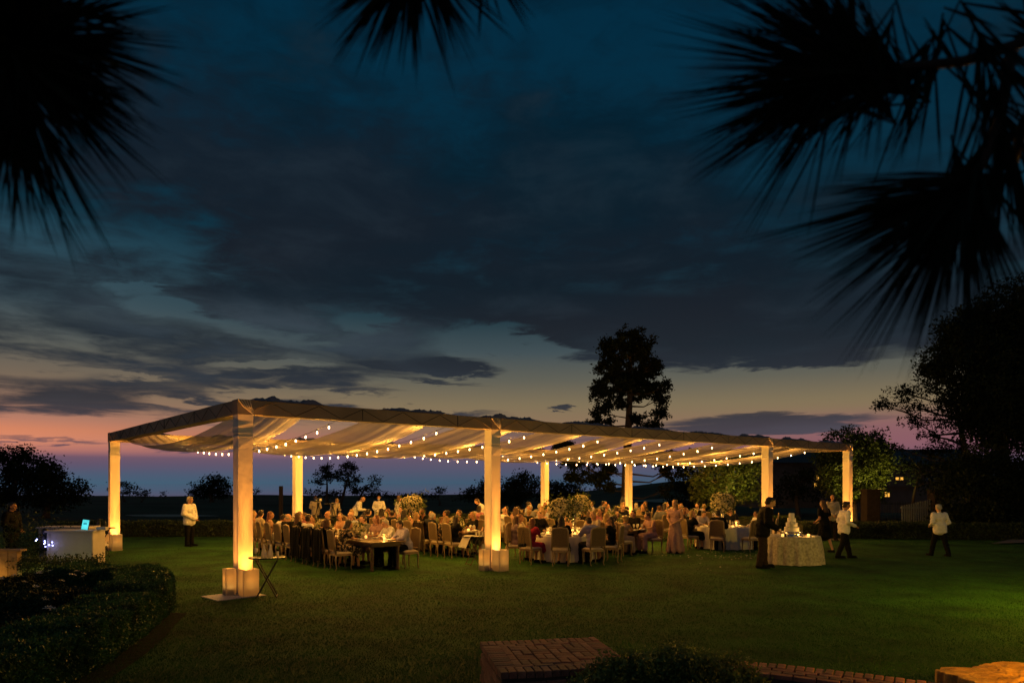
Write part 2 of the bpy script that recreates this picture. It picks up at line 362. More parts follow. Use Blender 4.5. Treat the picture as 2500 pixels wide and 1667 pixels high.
# tall pine behind the pavilion
tree('pine_tree', 'tallest pine with open dark crown rising behind the pavilion roof', 46, (1532, 1262),
     [(1537, 826, 36, 34), (1522, 862, 58, 36), (1568, 852, 34, 32), (1482, 850, 20, 34), (1545, 900, 74, 40), (1540, 940, 60, 40), (1485, 905, 34, 22), (1600, 900, 22, 26), (1465, 893, 24, 14), (1500, 945, 50, 22), (1590, 948, 40, 24), (1462, 960, 24, 26), (1622, 940, 16, 20),
      (1545, 955, 30, 26), (1610, 975, 28, 16), (1500, 985, 38, 16), (1460, 1005, 26, 16), (1610, 1010, 24, 16), (1475, 1027, 30, 12), (1560, 1025, 26, 14), (1595, 1035, 28, 12), (1440, 1035, 18, 8),
      (1430, 1100, 60, 16), (1400, 1130, 36, 22), (1470, 1150, 40, 24), (1600, 1120, 60, 16), (1640, 1150, 34, 26), (1425, 1165, 50, 14), (1665, 1130, 26, 18), (1690, 1110, 30, 14), (1625, 1195, 14, 14), (1480, 1185, 30, 14), (1405, 1090, 60, 12)],
     leaf=.17, dens=96, m=m_pine, trunk_r=.40, limb=.55, hole=.15, depth=.6, trunk_top=(1537, 830), spread=.12, per=15, wob=.3)
# big dark tree on the right
tree('broadleaf_tree', 'huge black tree filling the right edge above the garden wall', 32, (2445, 1290),
     [(2470, 765, 100, 70), (2390, 795, 66, 56), (2325, 825, 56, 42), (2490, 860, 110, 100), (2400, 880, 100, 80), (2315, 880, 66, 50), (2285, 905, 40, 30), (2430, 960, 120, 70), (2350, 960, 70, 50), (2480, 1030, 90, 80), (2410, 1040, 66, 70), (2370, 1020, 50, 50), (2540, 800, 100, 120), (2560, 980, 110, 120)],
     leaf=.13, dens=240, trunk_r=.38, hole=-.14, trunk_top=(2440, 800), spread=.22, per=12)
tree('pine_tree', 'dark leaning pine with long bare limbs left of the huge tree', 38, (2380, 1270),
     [(2160, 985, 34, 18), (2200, 955, 36, 18), (2230, 990, 36, 22), (2260, 950, 40, 22), (2235, 1030, 40, 18), (2290, 1000, 34, 26), (2260, 1065, 34, 14), (2270, 1105, 32, 16), (2300, 1090, 30, 22), (2330, 1020, 40, 40), (2350, 1090, 30, 30), (2375, 1110, 34, 16), (2190, 1093, 9, 6), (2420, 1120, 30, 14)],
     leaf=.12, dens=62, m=m_pine, trunk_r=.3, hole=.0, trunk_top=(2330, 960), spread=.12, per=14)
# two floodlit trees
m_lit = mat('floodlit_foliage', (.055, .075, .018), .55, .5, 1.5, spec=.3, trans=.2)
def lit_tree(label, Z, base, lobes, lights, **k):
    t = tree('broadleaf_tree', label, Z, base, lobes, m=m_lit, bark=mat('pale_bark', (.30, .25, .16), .8, .3, 5), **k)
    bx, by, bz = PT(base[0], base[1], Z)
    for (lx, lz, ax, az_, p) in lights:
        f = empty('garden_spotlight', (bx+lx, by-k.get('off', 2.4), 0), 0, 'small ground spotlight '+lights_lab.pop(0), 'spotlight')
        MB().cyl((0, 0, 0), .06, .16, 12).build('lamp_housing', m_black, f, True)
        lamp('spot_light', 'SPOT', (0, 0, .22), p, YEL, f, .06, (ax, 2.0, az_), 75, 1.0)
    return t
m_black = mat('black_metal', (.012, .012, .012), .45, .2, 5)
lights_lab = ['under the round crowned tree, left one', 'under the round crowned tree, right one', 'below the branches behind the cake side guests', 'left of the lamp below the branches behind the guests']
lit_tree('round crowned tree floodlit yellow behind the right end post', 42, (2088, 1268), [(2080, 1085, 70, 40), (2030, 1110, 50, 36), (2130, 1100, 46, 46), (2085, 1140, 86, 50), (2140, 1160, 40, 60), (2030, 1170, 46, 50), (2095, 1200, 60, 36), (2150, 1120, 28, 50)],
         [(-.6, .2, -.4, 5.0, 800), (1.1, .2, .6, 4.5, 800)], leaf=.15, dens=120, trunk_r=.2, hole=-.12, spread=.16, per=14)
lit_tree('spreading tree floodlit yellow green behind the seated guests', 39, (1775, 1268), [(1740, 1135, 50, 24), (1800, 1130, 56, 24), (1720, 1165, 40, 30), (1775, 1165, 60, 34), (1835, 1160, 36, 36), (1780, 1205, 60, 34), (1725, 1205, 40, 32), (1830, 1205, 32, 30)],
         [(.6, .2, .3, 3.2, 560), (-.6, .2, -.1, 3.2, 260)], leaf=.15, dens=90, trunk_r=.18, hole=-.08, spread=.16, per=14)
# left side trees
FG = 'dark trees along the golf course'
tree('broadleaf_tree', 'tallest of the black trees at the left edge', 62, (30, 1262), [(0, 1120, 50, 34), (60, 1110, 30, 22), (70, 1140, 50, 34), (20, 1170, 60, 40), (95, 1165, 34, 24), (0, 1210, 60, 30)], leaf=.22, dens=50, trunk_r=.3, hole=-.15, spread=.3)
tree('broadleaf_tree', 'round black tree between the tallest left tree and the left post', 60, (115, 1262), [(110, 1135, 22, 16), (140, 1165, 34, 26), (110, 1180, 50, 36), (170, 1195, 36, 26), (190, 1215, 24, 18), (130, 1220, 50, 24), (70, 1215, 40, 26)], leaf=.22, dens=50, trunk_r=.3, hole=-.15, spread=.3)
tree('cypress_tree', 'small flat topped cypress just right of the left post', 125, (303, 1216), [(303, 1184, 26, 7), (280, 1195, 14, 6), (318, 1192, 18, 7), (300, 1202, 24, 5)], leaf=.3, dens=12, trunk_r=.22, hole=-.05, spread=.35, flat=.5)
tree('cypress_tree', 'low wind bent cypress beside the flat topped one', 125, (345, 1217), [(352, 1200, 14, 6), (338, 1207, 14, 6), (358, 1208, 10, 6)], leaf=.3, dens=12, trunk_r=.2, hole=-.05, spread=.35, flat=.5)
tree('broadleaf_tree', 'tiny round tree on the horizon left of the waiter', 140, (400, 1216), [(400, 1204, 5, 5)], leaf=.3, dens=10, trunk_r=.12, spread=.3)
tree('broadleaf_tree', 'broad dark tree on the horizon left of the near corner post', 110, (515, 1220), [(525, 1175, 34, 16), (500, 1192, 34, 18), (545, 1190, 22, 22), (480, 1203, 20, 10), (520, 1205, 40, 12)], leaf=.3, dens=22, trunk_r=.35, hole=-.2, spread=.35)
for i, (x, y, r) in enumerate(((612, 1207, 8), (625, 1200, 6), (738, 1204, 10), (755, 1203, 9))):
    tree('round_bush', ['leftmost small bush on the horizon right of the near post', 'second small pointed bush on the horizon right of the near post', 'left bush of the pair beside the back left post', 'right bush of the pair beside the back left post'][i], 130, (x, y+r), [(x, y, r, r)], leaf=.3, dens=12, trunk_r=.12, spread=.3, cat='bush')
tree('umbrella_pine', 'left umbrella pine of the clump above the table guests', 105, (801, 1212), [(800, 1142, 22, 12), (785, 1160, 26, 9), (775, 1175, 16, 8), (815, 1165, 22, 14), (800, 1152, 14, 10)], leaf=.26, dens=22, m=m_pine, trunk_r=.28, hole=-.05, spread=.3, flat=.5)
tree('umbrella_pine', 'tallest middle umbrella pine of the clump above the table guests', 105, (828, 1212), [(850, 1136, 20, 12), (862, 1146, 18, 12), (838, 1152, 22, 14), (850, 1172, 22, 16), (872, 1170, 12, 14)], leaf=.26, dens=22, m=m_pine, trunk_r=.28, hole=-.05, spread=.3, flat=.5)
tree('umbrella_pine', 'right leaning umbrella pine of the clump above the table guests', 105, (868, 1214), [(914, 1172, 14, 13), (905, 1190, 18, 10), (880, 1198, 26, 9), (920, 1200, 10, 10), (862, 1190, 12, 12)], leaf=.26, dens=22, m=m_pine, trunk_r=.25, hole=-.05, spread=.3, flat=.5, trunk_top=(900, 1180))
tree('round_bush', 'long dark thicket under the umbrella pines', 110, (800, 1214), bumps(770, 835, 1206, 6, 9)+bumps(885, 1050, 1211, 10, 7), leaf=.3, dens=12, trunk_r=.1, spread=.3, limbs=False, trunk_top=(800, 1206), cat='bush')
tree('broadleaf_tree', 'small ragged tree alone on the slope left of the middle post', 100, (1075, 1216), [(1072, 1200, 12, 9), (1080, 1196, 9, 8), (1056, 1211, 14, 5)], leaf=.26, dens=20, trunk_r=.2, spread=.28)
tree('broadleaf_tree', 'dark trees climbing the slope left of the middle post', 80, (1165, 1232), [(1160, 1200, 24, 16), (1185, 1195, 20, 26), (1140, 1212, 26, 10), (1178, 1182, 7, 9), (1200, 1205, 30, 24)], leaf=.24, dens=30, trunk_r=.25, hole=-.15, spread=.3)
tree('broadleaf_tree', 'large dark round tree between the middle post and back post', 72, (1270, 1245), [(1275, 1170, 30, 18), (1245, 1182, 26, 18), (1300, 1185, 24, 24), (1260, 1205, 44, 24), (1235, 1215, 30, 24)], leaf=.22, dens=50, trunk_r=.3, hole=-.2, spread=.3)
tree('broadleaf_tree', 'dark low tree between the two middle back posts', 82, (1365, 1240), [(1345, 1185, 22, 14), (1375, 1190, 26, 14), (1400, 1200, 26, 20), (1350, 1210, 40, 20), (1330, 1200, 16, 16)], leaf=.24, dens=40, trunk_r=.3, hole=-.2, spread=.3)
tree('broadleaf_tree', 'hazy wooded ridge line on the far right horizon', 170, (1590, 1215), bumps(1440, 1700, 1204, 14, 9), leaf=.5, dens=8, trunk_r=.2, spread=.6, limbs=False, trunk_top=(1590, 1206))
tree('broadleaf_tree', 'dark tree behind the left side of the floodlit spreading tree', 60, (1690, 1262), [(1675, 1150, 30, 12), (1700, 1165, 30, 20), (1660, 1190, 26, 22), (1690, 1200, 36, 34), (1650, 1225, 34, 20), (1690, 1235, 50, 20)], leaf=.2, dens=42, trunk_r=.25, hole=-.12, spread=.25)
tree('broadleaf_tree', 'dark tree in front of the house left of the round floodlit tree', 50, (1945, 1262), [(1925, 1175, 26, 14), (1960, 1165, 34, 14), (1985, 1160, 30, 18), (1940, 1200, 40, 20), (1990, 1200, 30, 24), (1900, 1210, 24, 24)], leaf=.18, dens=40, trunk_r=.22, hole=-.1, spread=.22)
tree('broadleaf_tree', 'small dark tree in front of the house roof on the right', 40, (2215, 1262), [(2218, 1115, 12, 14), (2225, 1150, 34, 26), (2270, 1150, 34, 30), (2300, 1140, 34, 24), (2250, 1180, 30, 16)], leaf=.14, dens=46, trunk_r=.12, hole=-.05, spread=.2)
tree('round_bush', 'dark shrubbery below the huge black tree on the right', 30, (2400, 1275), bumps(2320, 2540, 1140, 7, 44)+bumps(2310, 2540, 1190, 8, 44)+bumps(2310, 2540, 1250, 8, 44), leaf=.12, dens=150, trunk_r=.08, hole=-.2, spread=.2, limbs=False, trunk_top=(2400, 1230), cat='bush')
# hedges
def hedge(name, label, path, w, h, n, leaf, m=None, cat='hedge', base=0.0, soft=.05):
    root = empty(name, (path[0][0], path[0][1], 0), 0, label, cat); ox, oy = path[0]; mb = MB(); m = m or m_leafg
    P0 = [Vector((x-ox, y-oy, 0)) for x, y in path]; P = []
    for i in range(len(P0)-1):
        a, b, c, d = P0[max(0, i-1)], P0[i], P0[i+1], P0[min(len(P0)-1, i+2)]
        for q in range(6): t = q/6; P.append(.5*((2*b)+(c-a)*t+(2*a-5*b+4*c-d)*t*t+(3*b-a-3*c+d)*t*t*t))
    P.append(P0[-1])
    Ls = [0]; 
    for a, b in zip(P, P[1:]): Ls.append(Ls[-1]+(b-a).length)
    def at(d):
        for i in range(len(P)-1):
            if d <= Ls[i+1] or i == len(P)-2:
                t = (d-Ls[i])/(Ls[i+1]-Ls[i]); q = (P[i+1]-P[i]).normalized(); return P[i].lerp(P[i+1], t), Vector((-q.y, q.x, 0))
    k = max(2, int(Ls[-1]/.5)); vs = []
    for i in range(k+1):
        p, q = at(Ls[-1]*i/k)
        for a, z in ((-1, .02), (-1, .86), (-.8, .96), (.8, .96), (1, .86), (1, .02)): vs.append(p+q*a*(w/2-.03-soft*.4)+Vector((0, 0, base+z*(h-soft*.7))))
    fs = [(i*6+j, i*6+j+1, i*6+7+j, i*6+6+j) for i in range(k) for j in range(5)]
    fs += [tuple(range(6)), tuple(k*6+j for j in range(5, -1, -1))]
    mb.add(vs, fs); mb.build('branches', mat('hedge_core', (.012, .015, .008), .9, .4, 10), root)
    C = []
    for _ in range(n):
        p, q = at(Ls[-1]*random.random()); t = random.random()*(w+2*h)
        if t < h: a, z = -w/2, t
        elif t < h+w: a, z = t-h-w/2, h
        else: a, z = w/2, t-h-w
        wv = mnoise.noise(Vector((p.x*1.3, p.y*1.3, z)))*soft
        C.append(p+q*(a*(1+wv))+Vector((0, 0, base+z+wv)))
    V = leaves([tuple(c) for c in C], leaf, 3, leaf*.5); tri_obj('foliage', V, m, root, 'stuff'); return root
m_box = mat('boxwood', (.035, .055, .018), .55, .5, 3, spec=.3, trans=.15)
m_boxd = mat('near_hedge_leaf', (.035, .10, .03), .5, .6, 2, spec=.3, trans=.2)
hedge('boxwood_hedge', 'long low clipped hedge along the back of the lawn on the left', [(-19.5, 30.5), (-14, 31.0), (-11.0, 31.4), (-6, 35.5), (2, 42)], 1.0, .6, 14000, .07, m_box)
hedge('boxwood_hedge', 'low clipped hedge along the right back edge of the lawn', [(12.2, 30.4), (18, 29.4), (24, 28.6)], 1.2, .62, 12000, .06, m_box)
hedge('boxwood_hedge', 'short hedge behind the wedding cake beside the path', [(10.8, 33.5), (13.5, 34.5)], 1.0, .65, 4000, .06, m_box)
hedge('boxwood_hedge', 'curved clipped hedge around the flower bed in the left foreground', [(-9.6, 15.4), (-8.3, 15.0), (-7.3, 14.1), (-6.65, 12.9), (-6.3, 11.7), (-6.0, 10.6), (-5.75, 9.6), (-5.6, 8.6), (-5.5, 7.5), (-5.5, 6.3)], 1.0, .56, 52000, .034, m_boxd, soft=.12)
hedge('flower_bed', 'dark shrubby plants filling the flower bed inside the curved hedge', [(-10.3, 13.6), (-8.9, 12.8), (-8.1, 11.6), (-7.8, 10.5), (-7.9, 9.6)], 2.7, .42, 26000, .045, mat('bed_leaf', (.045, .035, .025), .6, .6, 1.2, spec=.2, col2=(.03, .06, .02)), 'plants', soft=.25)
hedge('boxwood_hedge', 'inner clipped hedge across the bottom left corner of the view', [(-10.5, 9.6), (-9.0, 9.0), (-7.6, 8.2), (-6.6, 7.2)], 1.9, .5, 40000, .034, m_boxd, soft=.15)
# white and red blossoms standing in the bed
m_wfl = mat('white_petal', (.55, .55, .5), .6, .1, 30, trans=.3)
def blossom_mesh(r=.05, n=9):
    mb = MB()
    for k in range(n):
        t = k*2.4; q = (k/n)**.5; rr = r*(.55+.45*q); tl = .9-q*.8
        c = Vector((math.cos(t)*r*.55*q, math.sin(t)*r*.55*q, r*.25*(1-q)))
        d = Vector((math.cos(t), math.sin(t), tl)).normalized(); s_ = Vector((-math.sin(t), math.cos(t), 0))
        mb.add([c-s_*rr*.28, c+s_*rr*.28, c+d*rr*.8+s_*rr*.22, c+d*rr*.8-s_*rr*.22], [(0, 1, 2, 3)])
    return mb.mesh('blossom', m_wfl)
bm_ = blossom_mesh()
stem_m = MB().tube([(0, 0, -.22), (.01, 0, 0)], .004, 5).mesh('stem', m_leafg)
for i, (x, y) in enumerate(((95, 1398), (180, 1403), (172, 1402), (188, 1394), (202, 1407), (35, 1404), (2, 1412), (86, 1431), (152, 1417), (112, 1464), (107, 1460), (122, 1484), (116, 1483), (128, 1486), (205, 1400), (60, 1420))):
    X, Y, Z_ = GP(x, y, .5)
    o = inst('white_flower', bm_, None, None, (X, Y, .5), (.3, .2, i), (1.0,)*3); inst('stem', stem_m, None, o)
    tag(o, 'white blossom standing above the dark plants of the flower bed', 'flower', 'white blossoms in the left flower bed')
# soil edge
mb = MB(); pth = [(-5.6, 12.6), (-5.3, 11.6), (-5.0, 10.5), (-4.75, 9.4), (-4.6, 8.4), (-4.6, 7.0)]
vs = []
for x, y in pth: vs += [(x-.12+.08*math.sin(y*3), y, .012), (x-1.2, y+.2, .012)]
mb.add(vs, [(2*i, 2*i+2, 2*i+3, 2*i+1) for i in range(len(pth)-1)])
tag(mb.build('soil_edge', mat('soil', (.018, .022, .01), .95, .4, 8, .8, 30, spec=.05)), kind='structure')
# ---------------------------------------------------------------- pavilion
AX, AY = -5.68, 14.73; TH = math.atan2(.638, .771); CT, ST = math.cos(TH), math.sin(TH)
def W(s, v, z=0.0): return (AX+CT*s-ST*v, AY+ST*s+CT*v, z)
LEN, WID, TOP = 26.8, 12.7, 4.0; BW = .30
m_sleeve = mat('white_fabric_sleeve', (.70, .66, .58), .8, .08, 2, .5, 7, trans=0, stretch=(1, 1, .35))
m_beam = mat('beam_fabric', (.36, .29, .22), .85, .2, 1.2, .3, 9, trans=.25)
m_brace = mat('truss_bar_silhouette', (.05, .042, .035), .6, .1, 5)  # dark colour stands for the truss silhouetted through fabric lit from within
pav = empty('pavilion', (AX, AY, 0), TH, 'long open dining pavilion with white wrapped posts and flat truss roof', 'pavilion')
def post(s, v):
    mb = MB(); b = BW/2; zs = [0.05, .6, 1.3, 2.2, 3.0, 3.22, 3.26, 3.3, 3.36, 3.45, 3.55, 3.7]
    vs = []
    for i, z in enumerate(zs):
        for k, (x, y) in enumerate(((-1, -1), (1, -1), (1, 1), (-1, 1))):
            q = b+(.0 if z < 3.2 else random.uniform(-.008, .01)); 
            if abs(z-3.3) < .03: q -= .012
            vs.append((x*q, y*q, z))
    mb.add(vs, [(4*i+j, 4*i+(j+1) % 4, 4*i+4+(j+1) % 4, 4*i+4+j) for i in range(len(zs)-1) for j in range(4)]+[(3, 2, 1, 0)])
    p = mb.build('post', m_sleeve, pav, loc=(s, v, 0))
    mb = MB()
    for z in (3.24, 3.31):
        mb.box((0, 0, z), (BW+.02, BW+.02, .018), Matrix.Rotation(random.uniform(-.03, .03), 3, 'X'))
    mb.build('strap', m_sleeve, p)
    mb = MB().box((0, 0, .02), (.46, .46, .016)); [mb.cyl((x, y, .028), .02, .05, 8) for x in (-.19, .19) for y in (-.19, .19)]
    mb.build('base_plate', mat('steel_plate', (.35, .35, .38), .5, .1, 5), p)
    return p
SP = [0, 6.7, 20.1, 26.8]
POSTS = [(s, v) for v in (0, WID) for s in SP]
for s, v in POSTS: post(s+(BW/2 if s == 0 else -BW/2 if s == LEN else 0), v)
def beam(p0, p1):
    a = Vector(p0); b = Vector(p1); d = (b-a); ln = d.length; d.normalize(); side = Vector((-d.y, d.x, 0))
    mb = MB(); k = max(2, int(ln/.8)); vs = []
    h = BW
    for i in range(k+1):
        p = a+d*ln*i/k
        for y, z in ((-1, -1), (1, -1), (1, 1), (-1, 1)):
            w = BW/2+random.uniform(-.004, .006); vs.append(p+side*y*w+Vector((0, 0, z*h/2+random.uniform(-.004, .004))))
    mb.add(vs, [(4*i+j, 4*i+(j+1) % 4, 4*i+4+(j+1) % 4, 4*i+4+j) for i in range(k) for j in range(4)]+[(3, 2, 1, 0), (4*k, 4*k+1, 4*k+2, 4*k+3)])
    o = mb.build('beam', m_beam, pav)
    mb = MB(); n = max(2, int(ln/.52)); sg = 1
    for i in range(n):
        q0 = a+d*ln*i/n; q1 = a+d*ln*(i+1)/n
        for sd_ in (-1, 1):
            off = side*sd_*(BW/2+.004)
            mb.tube([q0+off+Vector((0, 0, -sg*.125)), q1+off+Vector((0, 0, sg*.125))], .0075, 4)
            if i % 5 == 0: mb.tube([q0+off+Vector((0, 0, -.13)), q0+off+Vector((0, 0, .13))], .011, 4)
        sg = -sg
    tag(mb.build('truss_bars', m_brace, o), kind='stuff')
zb = TOP-BW/2
for v in (0, WID):
    for s0, s1 in zip(SP, SP[1:]): beam((s0+BW/2 if s0 == 0 else s0+.17, v, zb), (s1-BW/2 if s1 == LEN else s1-.17, v, zb))
for s in (BW/2, LEN-BW/2): beam((s, BW/2+.01, zb), (s, WID-BW/2-.01, zb))
for s, v in POSTS:      # corner hubs
    s2 = s+(BW/2 if s == 0 else -BW/2 if s == LEN else 0); 
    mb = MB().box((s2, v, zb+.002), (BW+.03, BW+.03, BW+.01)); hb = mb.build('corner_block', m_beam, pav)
    mb = MB()
    for q in range(5): mb.tube([(s2-.16+.06*q, v-.166, zb+.15), (s2-.04+.04*q, v-.172, zb), (s2+.16, v-.168, zb-.15+.02*q)], .006, 5)
    mb.build('fabric_fold', m_sleeve, hb)
# light boxes with uplights
m_boxw = mat('white_board', (.70, .68, .64), .7, .05, 3, trans=.75)
def uplight(s, v, dirx, diry, label, pw=1.0, cool=False):
    hw = .155 if diry else .10; of_ = .175+hw; cx, cy = s+dirx*of_, v+diry*of_
    t = empty('light_box', W(cx, cy), TH, label, 'light box', 'white light boxes around the post feet')
    for (px_, py_, sx, sy) in ((0, -hw, 2*hw, .014), (0, hw, 2*hw, .014), (-hw, 0, .014, 2*hw-.018), (hw, 0, .014, 2*hw-.018)):
        if px_*dirx+py_*diry < -.1: continue
        MB().box((px_, py_, .275), (sx, sy, .55)).build('panel', m_boxw, t)
    f = MB().cyl((0, 0, .0), .09, .14, 14).build('lamp_housing', m_black, t, True)
    MB().cyl((0, 0, .142), .075, .006, 14).build('lens', mat('amber_lens', (.8, .5, .2), .3, .05, 5, em=(1, .55, .12), ems=6), f, True)
    dd = of_-BW/2
    lamp('spot_light', 'SPOT', (0, 0, .17), 400*pw, AMB, t, .06, (-dirx*dd, -diry*dd, 4.0), 56, 1.0)
    lamp('beam_light', 'SPOT', (0, 0, .18), 1900*pw, AMB, t, .05, (-dirx*dd*.75, -diry*dd*.75, 4.2), 17, 1.0)
    lamp('box_glow', 'POINT', (dirx*.05, diry*.05, .36), 9*pw if diry else 3.2, AMB, t, .05)
    if cool: lamp('spot_light', 'SPOT', (-dirx*.12, -diry*.12, .2), 6, (.35, .6, 1), t, .03, (-dirx*.27, -diry*.27, .9), 50, 1.0)
PL = ['near corner post', 'middle front post', 'front post behind the suited man', 'right end post', 'left end post', 'back left post', 'middle back post', 'back post near the tall pine']
for i, (s, v) in enumerate(POSTS):
    s2 = s+(BW/2 if s == 0 else -BW/2 if s == LEN else 0)
    k_ = 1.0 if v == 0 or s == 0 else .9
    uplight(s2, v, 0, -1, 'amber glowing white box in front of the %s' % PL[i], k_, i in (1, 4))
    uplight(s2, v, -1, 0, 'amber glowing white box left of the %s' % PL[i], k_*(.34 if s < 10 else .7))
mb = MB().box((0, 0, .012), (1.0, .8, .012))
tag(mb.build('ground_board', mat('grey_board', (.42, .42, .5), .6, .1, 4), None, loc=W(-.1, -.18), rot=(0, 0, TH+.1)), 'flat grey board lying on the lawn under the near corner post', 'board')
# ---------------------------------------------------------------- drapes
m_drape = mat('sheer_drape', (.48, .42, .43), .9, .06, 2, .12, 6, trans=.42, alpha=.82)
DR = ['first', 'second', 'third', 'fourth', 'fifth', 'sixth', 'seventh', 'eighth', 'ninth']
for k in range(9):
    s0 = .25+k*2.98; w = 2.15 if k else 1.7; nv, nu = 40, 36; mb = MB(); vs = []
    sag = random.uniform(.76, 1.0); ph = random.random()*6
    for i in range(nv+1):
        t = i/nv; v = t*WID; g = 4*t*(1-t); wid = w*(.80+.42*g); top = TOP+.04-(.02 if 0 < t < 1 else 0)
        for j in range(nu+1):
            u_ = j/nu-.5
            fold = (.024*math.sin(u_*34+ph+math.sin(t*3+k)*1.4)+.010*math.sin(u_*71+ph*2))*(1.15-.75*g)
            z = top-sag*g*(1-.55*abs(u_*2)**2.2*.35)-.30*g*u_*0+fold
            vs.append((s0+w/2+u_*wid+.12*math.sin(t*6+k)*g, v, z if 0 < i < nv else TOP+.05+abs(fold)*.6))
    fs = [(i*(nu+1)+j, i*(nu+1)+j+1, (i+1)*(nu+1)+j+1, (i+1)*(nu+1)+j) for i in range(nv) for j in range(nu)]
    d = empty('ceiling_drape', (AX, AY, 0), TH, 'sheer pale drape sagging across the roof, %s swag from the near corner post' % DR[k], 'drape', 'sheer drapes slung across the pavilion roof')
    me = MB().add(vs, fs); me.build('swag', m_drape, d, True)
    mb = MB(); vs = []; fs = []; nx_, ny_ = 44, 8           # surplus cloth bunched on top of the beams
    for e_, vv in enumerate((0, WID)):
        for i in range(nx_+1):
            for j in range(ny_+1):
                a_ = i/nx_; b_ = j/ny_; ed = min(1, 6*a_, 6*(1-a_))*min(1, 3*b_, 3*(1-b_))
                hh = .05+.11*max(0, mnoise.noise(Vector((a_*7+k*9, b_*2, e_*5+.3)))+.12)+.05*mnoise.noise(Vector((a_*30, b_*8, k)))
                vs.append((s0+w*a_*1.02, vv-.17+.34*b_, TOP+.004+ed*max(.01, hh)))
        o_ = e_*(nx_+1)*(ny_+1); fs = [(i*(ny_+1)+j, (i+1)*(ny_+1)+j, (i+1)*(ny_+1)+j+1, i*(ny_+1)+j+1) for i in range(nx_) for j in range(ny_)]
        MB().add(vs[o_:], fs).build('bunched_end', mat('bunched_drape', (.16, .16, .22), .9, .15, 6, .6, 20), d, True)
# ---------------------------------------------------------------- string lights
m_wire = mat('black_cable', (.02, .02, .02), .6, .1, 5)
m_bulb = mat('glowing_bulb', (.9, .8, .6), .3, .02, 5, em=(1, .62, .30), ems=12)
bulb_m = MB().lathe((0, 0, -.125), [(.004, 0.018), (.013, .023), (.020, .037), (.019, .05), (.013, .075), (.012, .085)], 10).mesh('bulb', m_bulb, True)
sock_m = MB().cyl((0, 0, -.04), .017, .05, 8).mesh('socket', m_black)
NB = 20
for k, s0 in enumerate((2.27, 5.25, 8.2, 11.2, 14.2, 17.2, 20.9, 23.8)):
    st = empty('string_light', (AX, AY, 0), TH, 'string of warm round bulbs, %s strand from the near corner post' % DR[k], 'string lights', 'strings of bulbs across the pavilion')
    ds = random.uniform(-.5, .2); sag = random.uniform(.42, .56); P = []
    f = lambda t: (s0+ds*t, .16+(WID-.32)*t, 3.69-sag*4*t*(1-t))
    mb = MB(); mb.tube([f(i/30) for i in range(31)], .006, 5); mb.build('cable', m_wire, st)
    for i in range(NB):
        t = (i+.5)/NB; p = f(t)
        b = inst('bulb', bulb_m, None, st, p, (random.uniform(-.15, .15), random.uniform(-.15, .15), 0)); inst('socket', sock_m, None, b)
        if i % 3 == 1: lamp('bulb_light', 'POINT', (p[0], p[1], p[2]-.17), 88, WARM, st, .04)
# ---------------------------------------------------------------- people
def V3(*a): return Vector(a)
def head_frame(c, yaw=0.0, pitch=0.0, roll=0.0):
    return Matrix.Translation(Vector(c)) @ Matrix.Rotation(yaw, 4, 'Z') @ Matrix.Rotation(pitch, 4, 'X') @ Matrix.Rotation(roll, 4, 'Y')
def pose(kind, **k):
    """joint positions, figure faces +Y, feet on z=0"""
    J = {}
    if kind == 'sit':
        ln = k.get('lean', .04); b = k.get('bend', 0)
        J['hip'] = V3(0, 0, .56); J['waist'] = V3(0, .01+ln*.3, .76); J['chest'] = V3(0, .0+ln, .95-b*.3); J['neck'] = V3(0, ln*1.3-.01, 1.10-b*.6); J['head'] = V3(0, ln*1.6+.03+b*.35, 1.255-b*.9)
        J['kn'] = [V3(-.11, .42, .53), V3(.11, .42, .53)]; J['an'] = [V3(-.12, .40, .09), V3(.12, .44, .09)]; sh = V3(0, ln*1.15, 1.055-b*.5)
        J['sh'] = [sh+V3(-.18, 0, 0), sh+V3(.18, 0, 0)]
        J['el'] = k.get('el', [V3(-.25, .14+ln, .82), V3(.25, .12+ln, .82)]); J['wr'] = k.get('wr', [V3(-.14, .36, .80), V3(.15, .34, .80)])
    else:
        ln = k.get('lean', 0.0); b = k.get('bend', 0.0)
        J['hip'] = V3(0, 0, .94); J['waist'] = V3(0, ln*.3, 1.10); J['chest'] = V3(0, ln*.8, 1.28-b*.2); J['neck'] = V3(0, ln*1.2, 1.47-b*.5); J['head'] = V3(0, ln*1.5+.03+b*.3, 1.625-b*.8)
        st = k.get('stride', 0.0)
        J['kn'] = [V3(-.11, .02+st*.5, .50), V3(.11, .02-st*.4, .50)]; J['an'] = [V3(-.12, st, .09), V3(.12, -st, .09+abs(st)*.1)]; sh = V3(0, ln*1.05, 1.41-b*.4)
        J['sh'] = [sh+V3(-.19, 0, 0), sh+V3(.19, 0, 0)]
        J['el'] = k.get('el', [V3(-.25, -.02+ln, 1.12), V3(.25, -.02+ln, 1.12)]); J['wr'] = k.get('wr', [V3(-.24, .08+ln, .87), V3(.24, .08+ln, .87)])
    J['yaw'] = k.get('yaw', 0); J['pitch'] = k.get('pitch', 0); J['kind'] = kind; return J
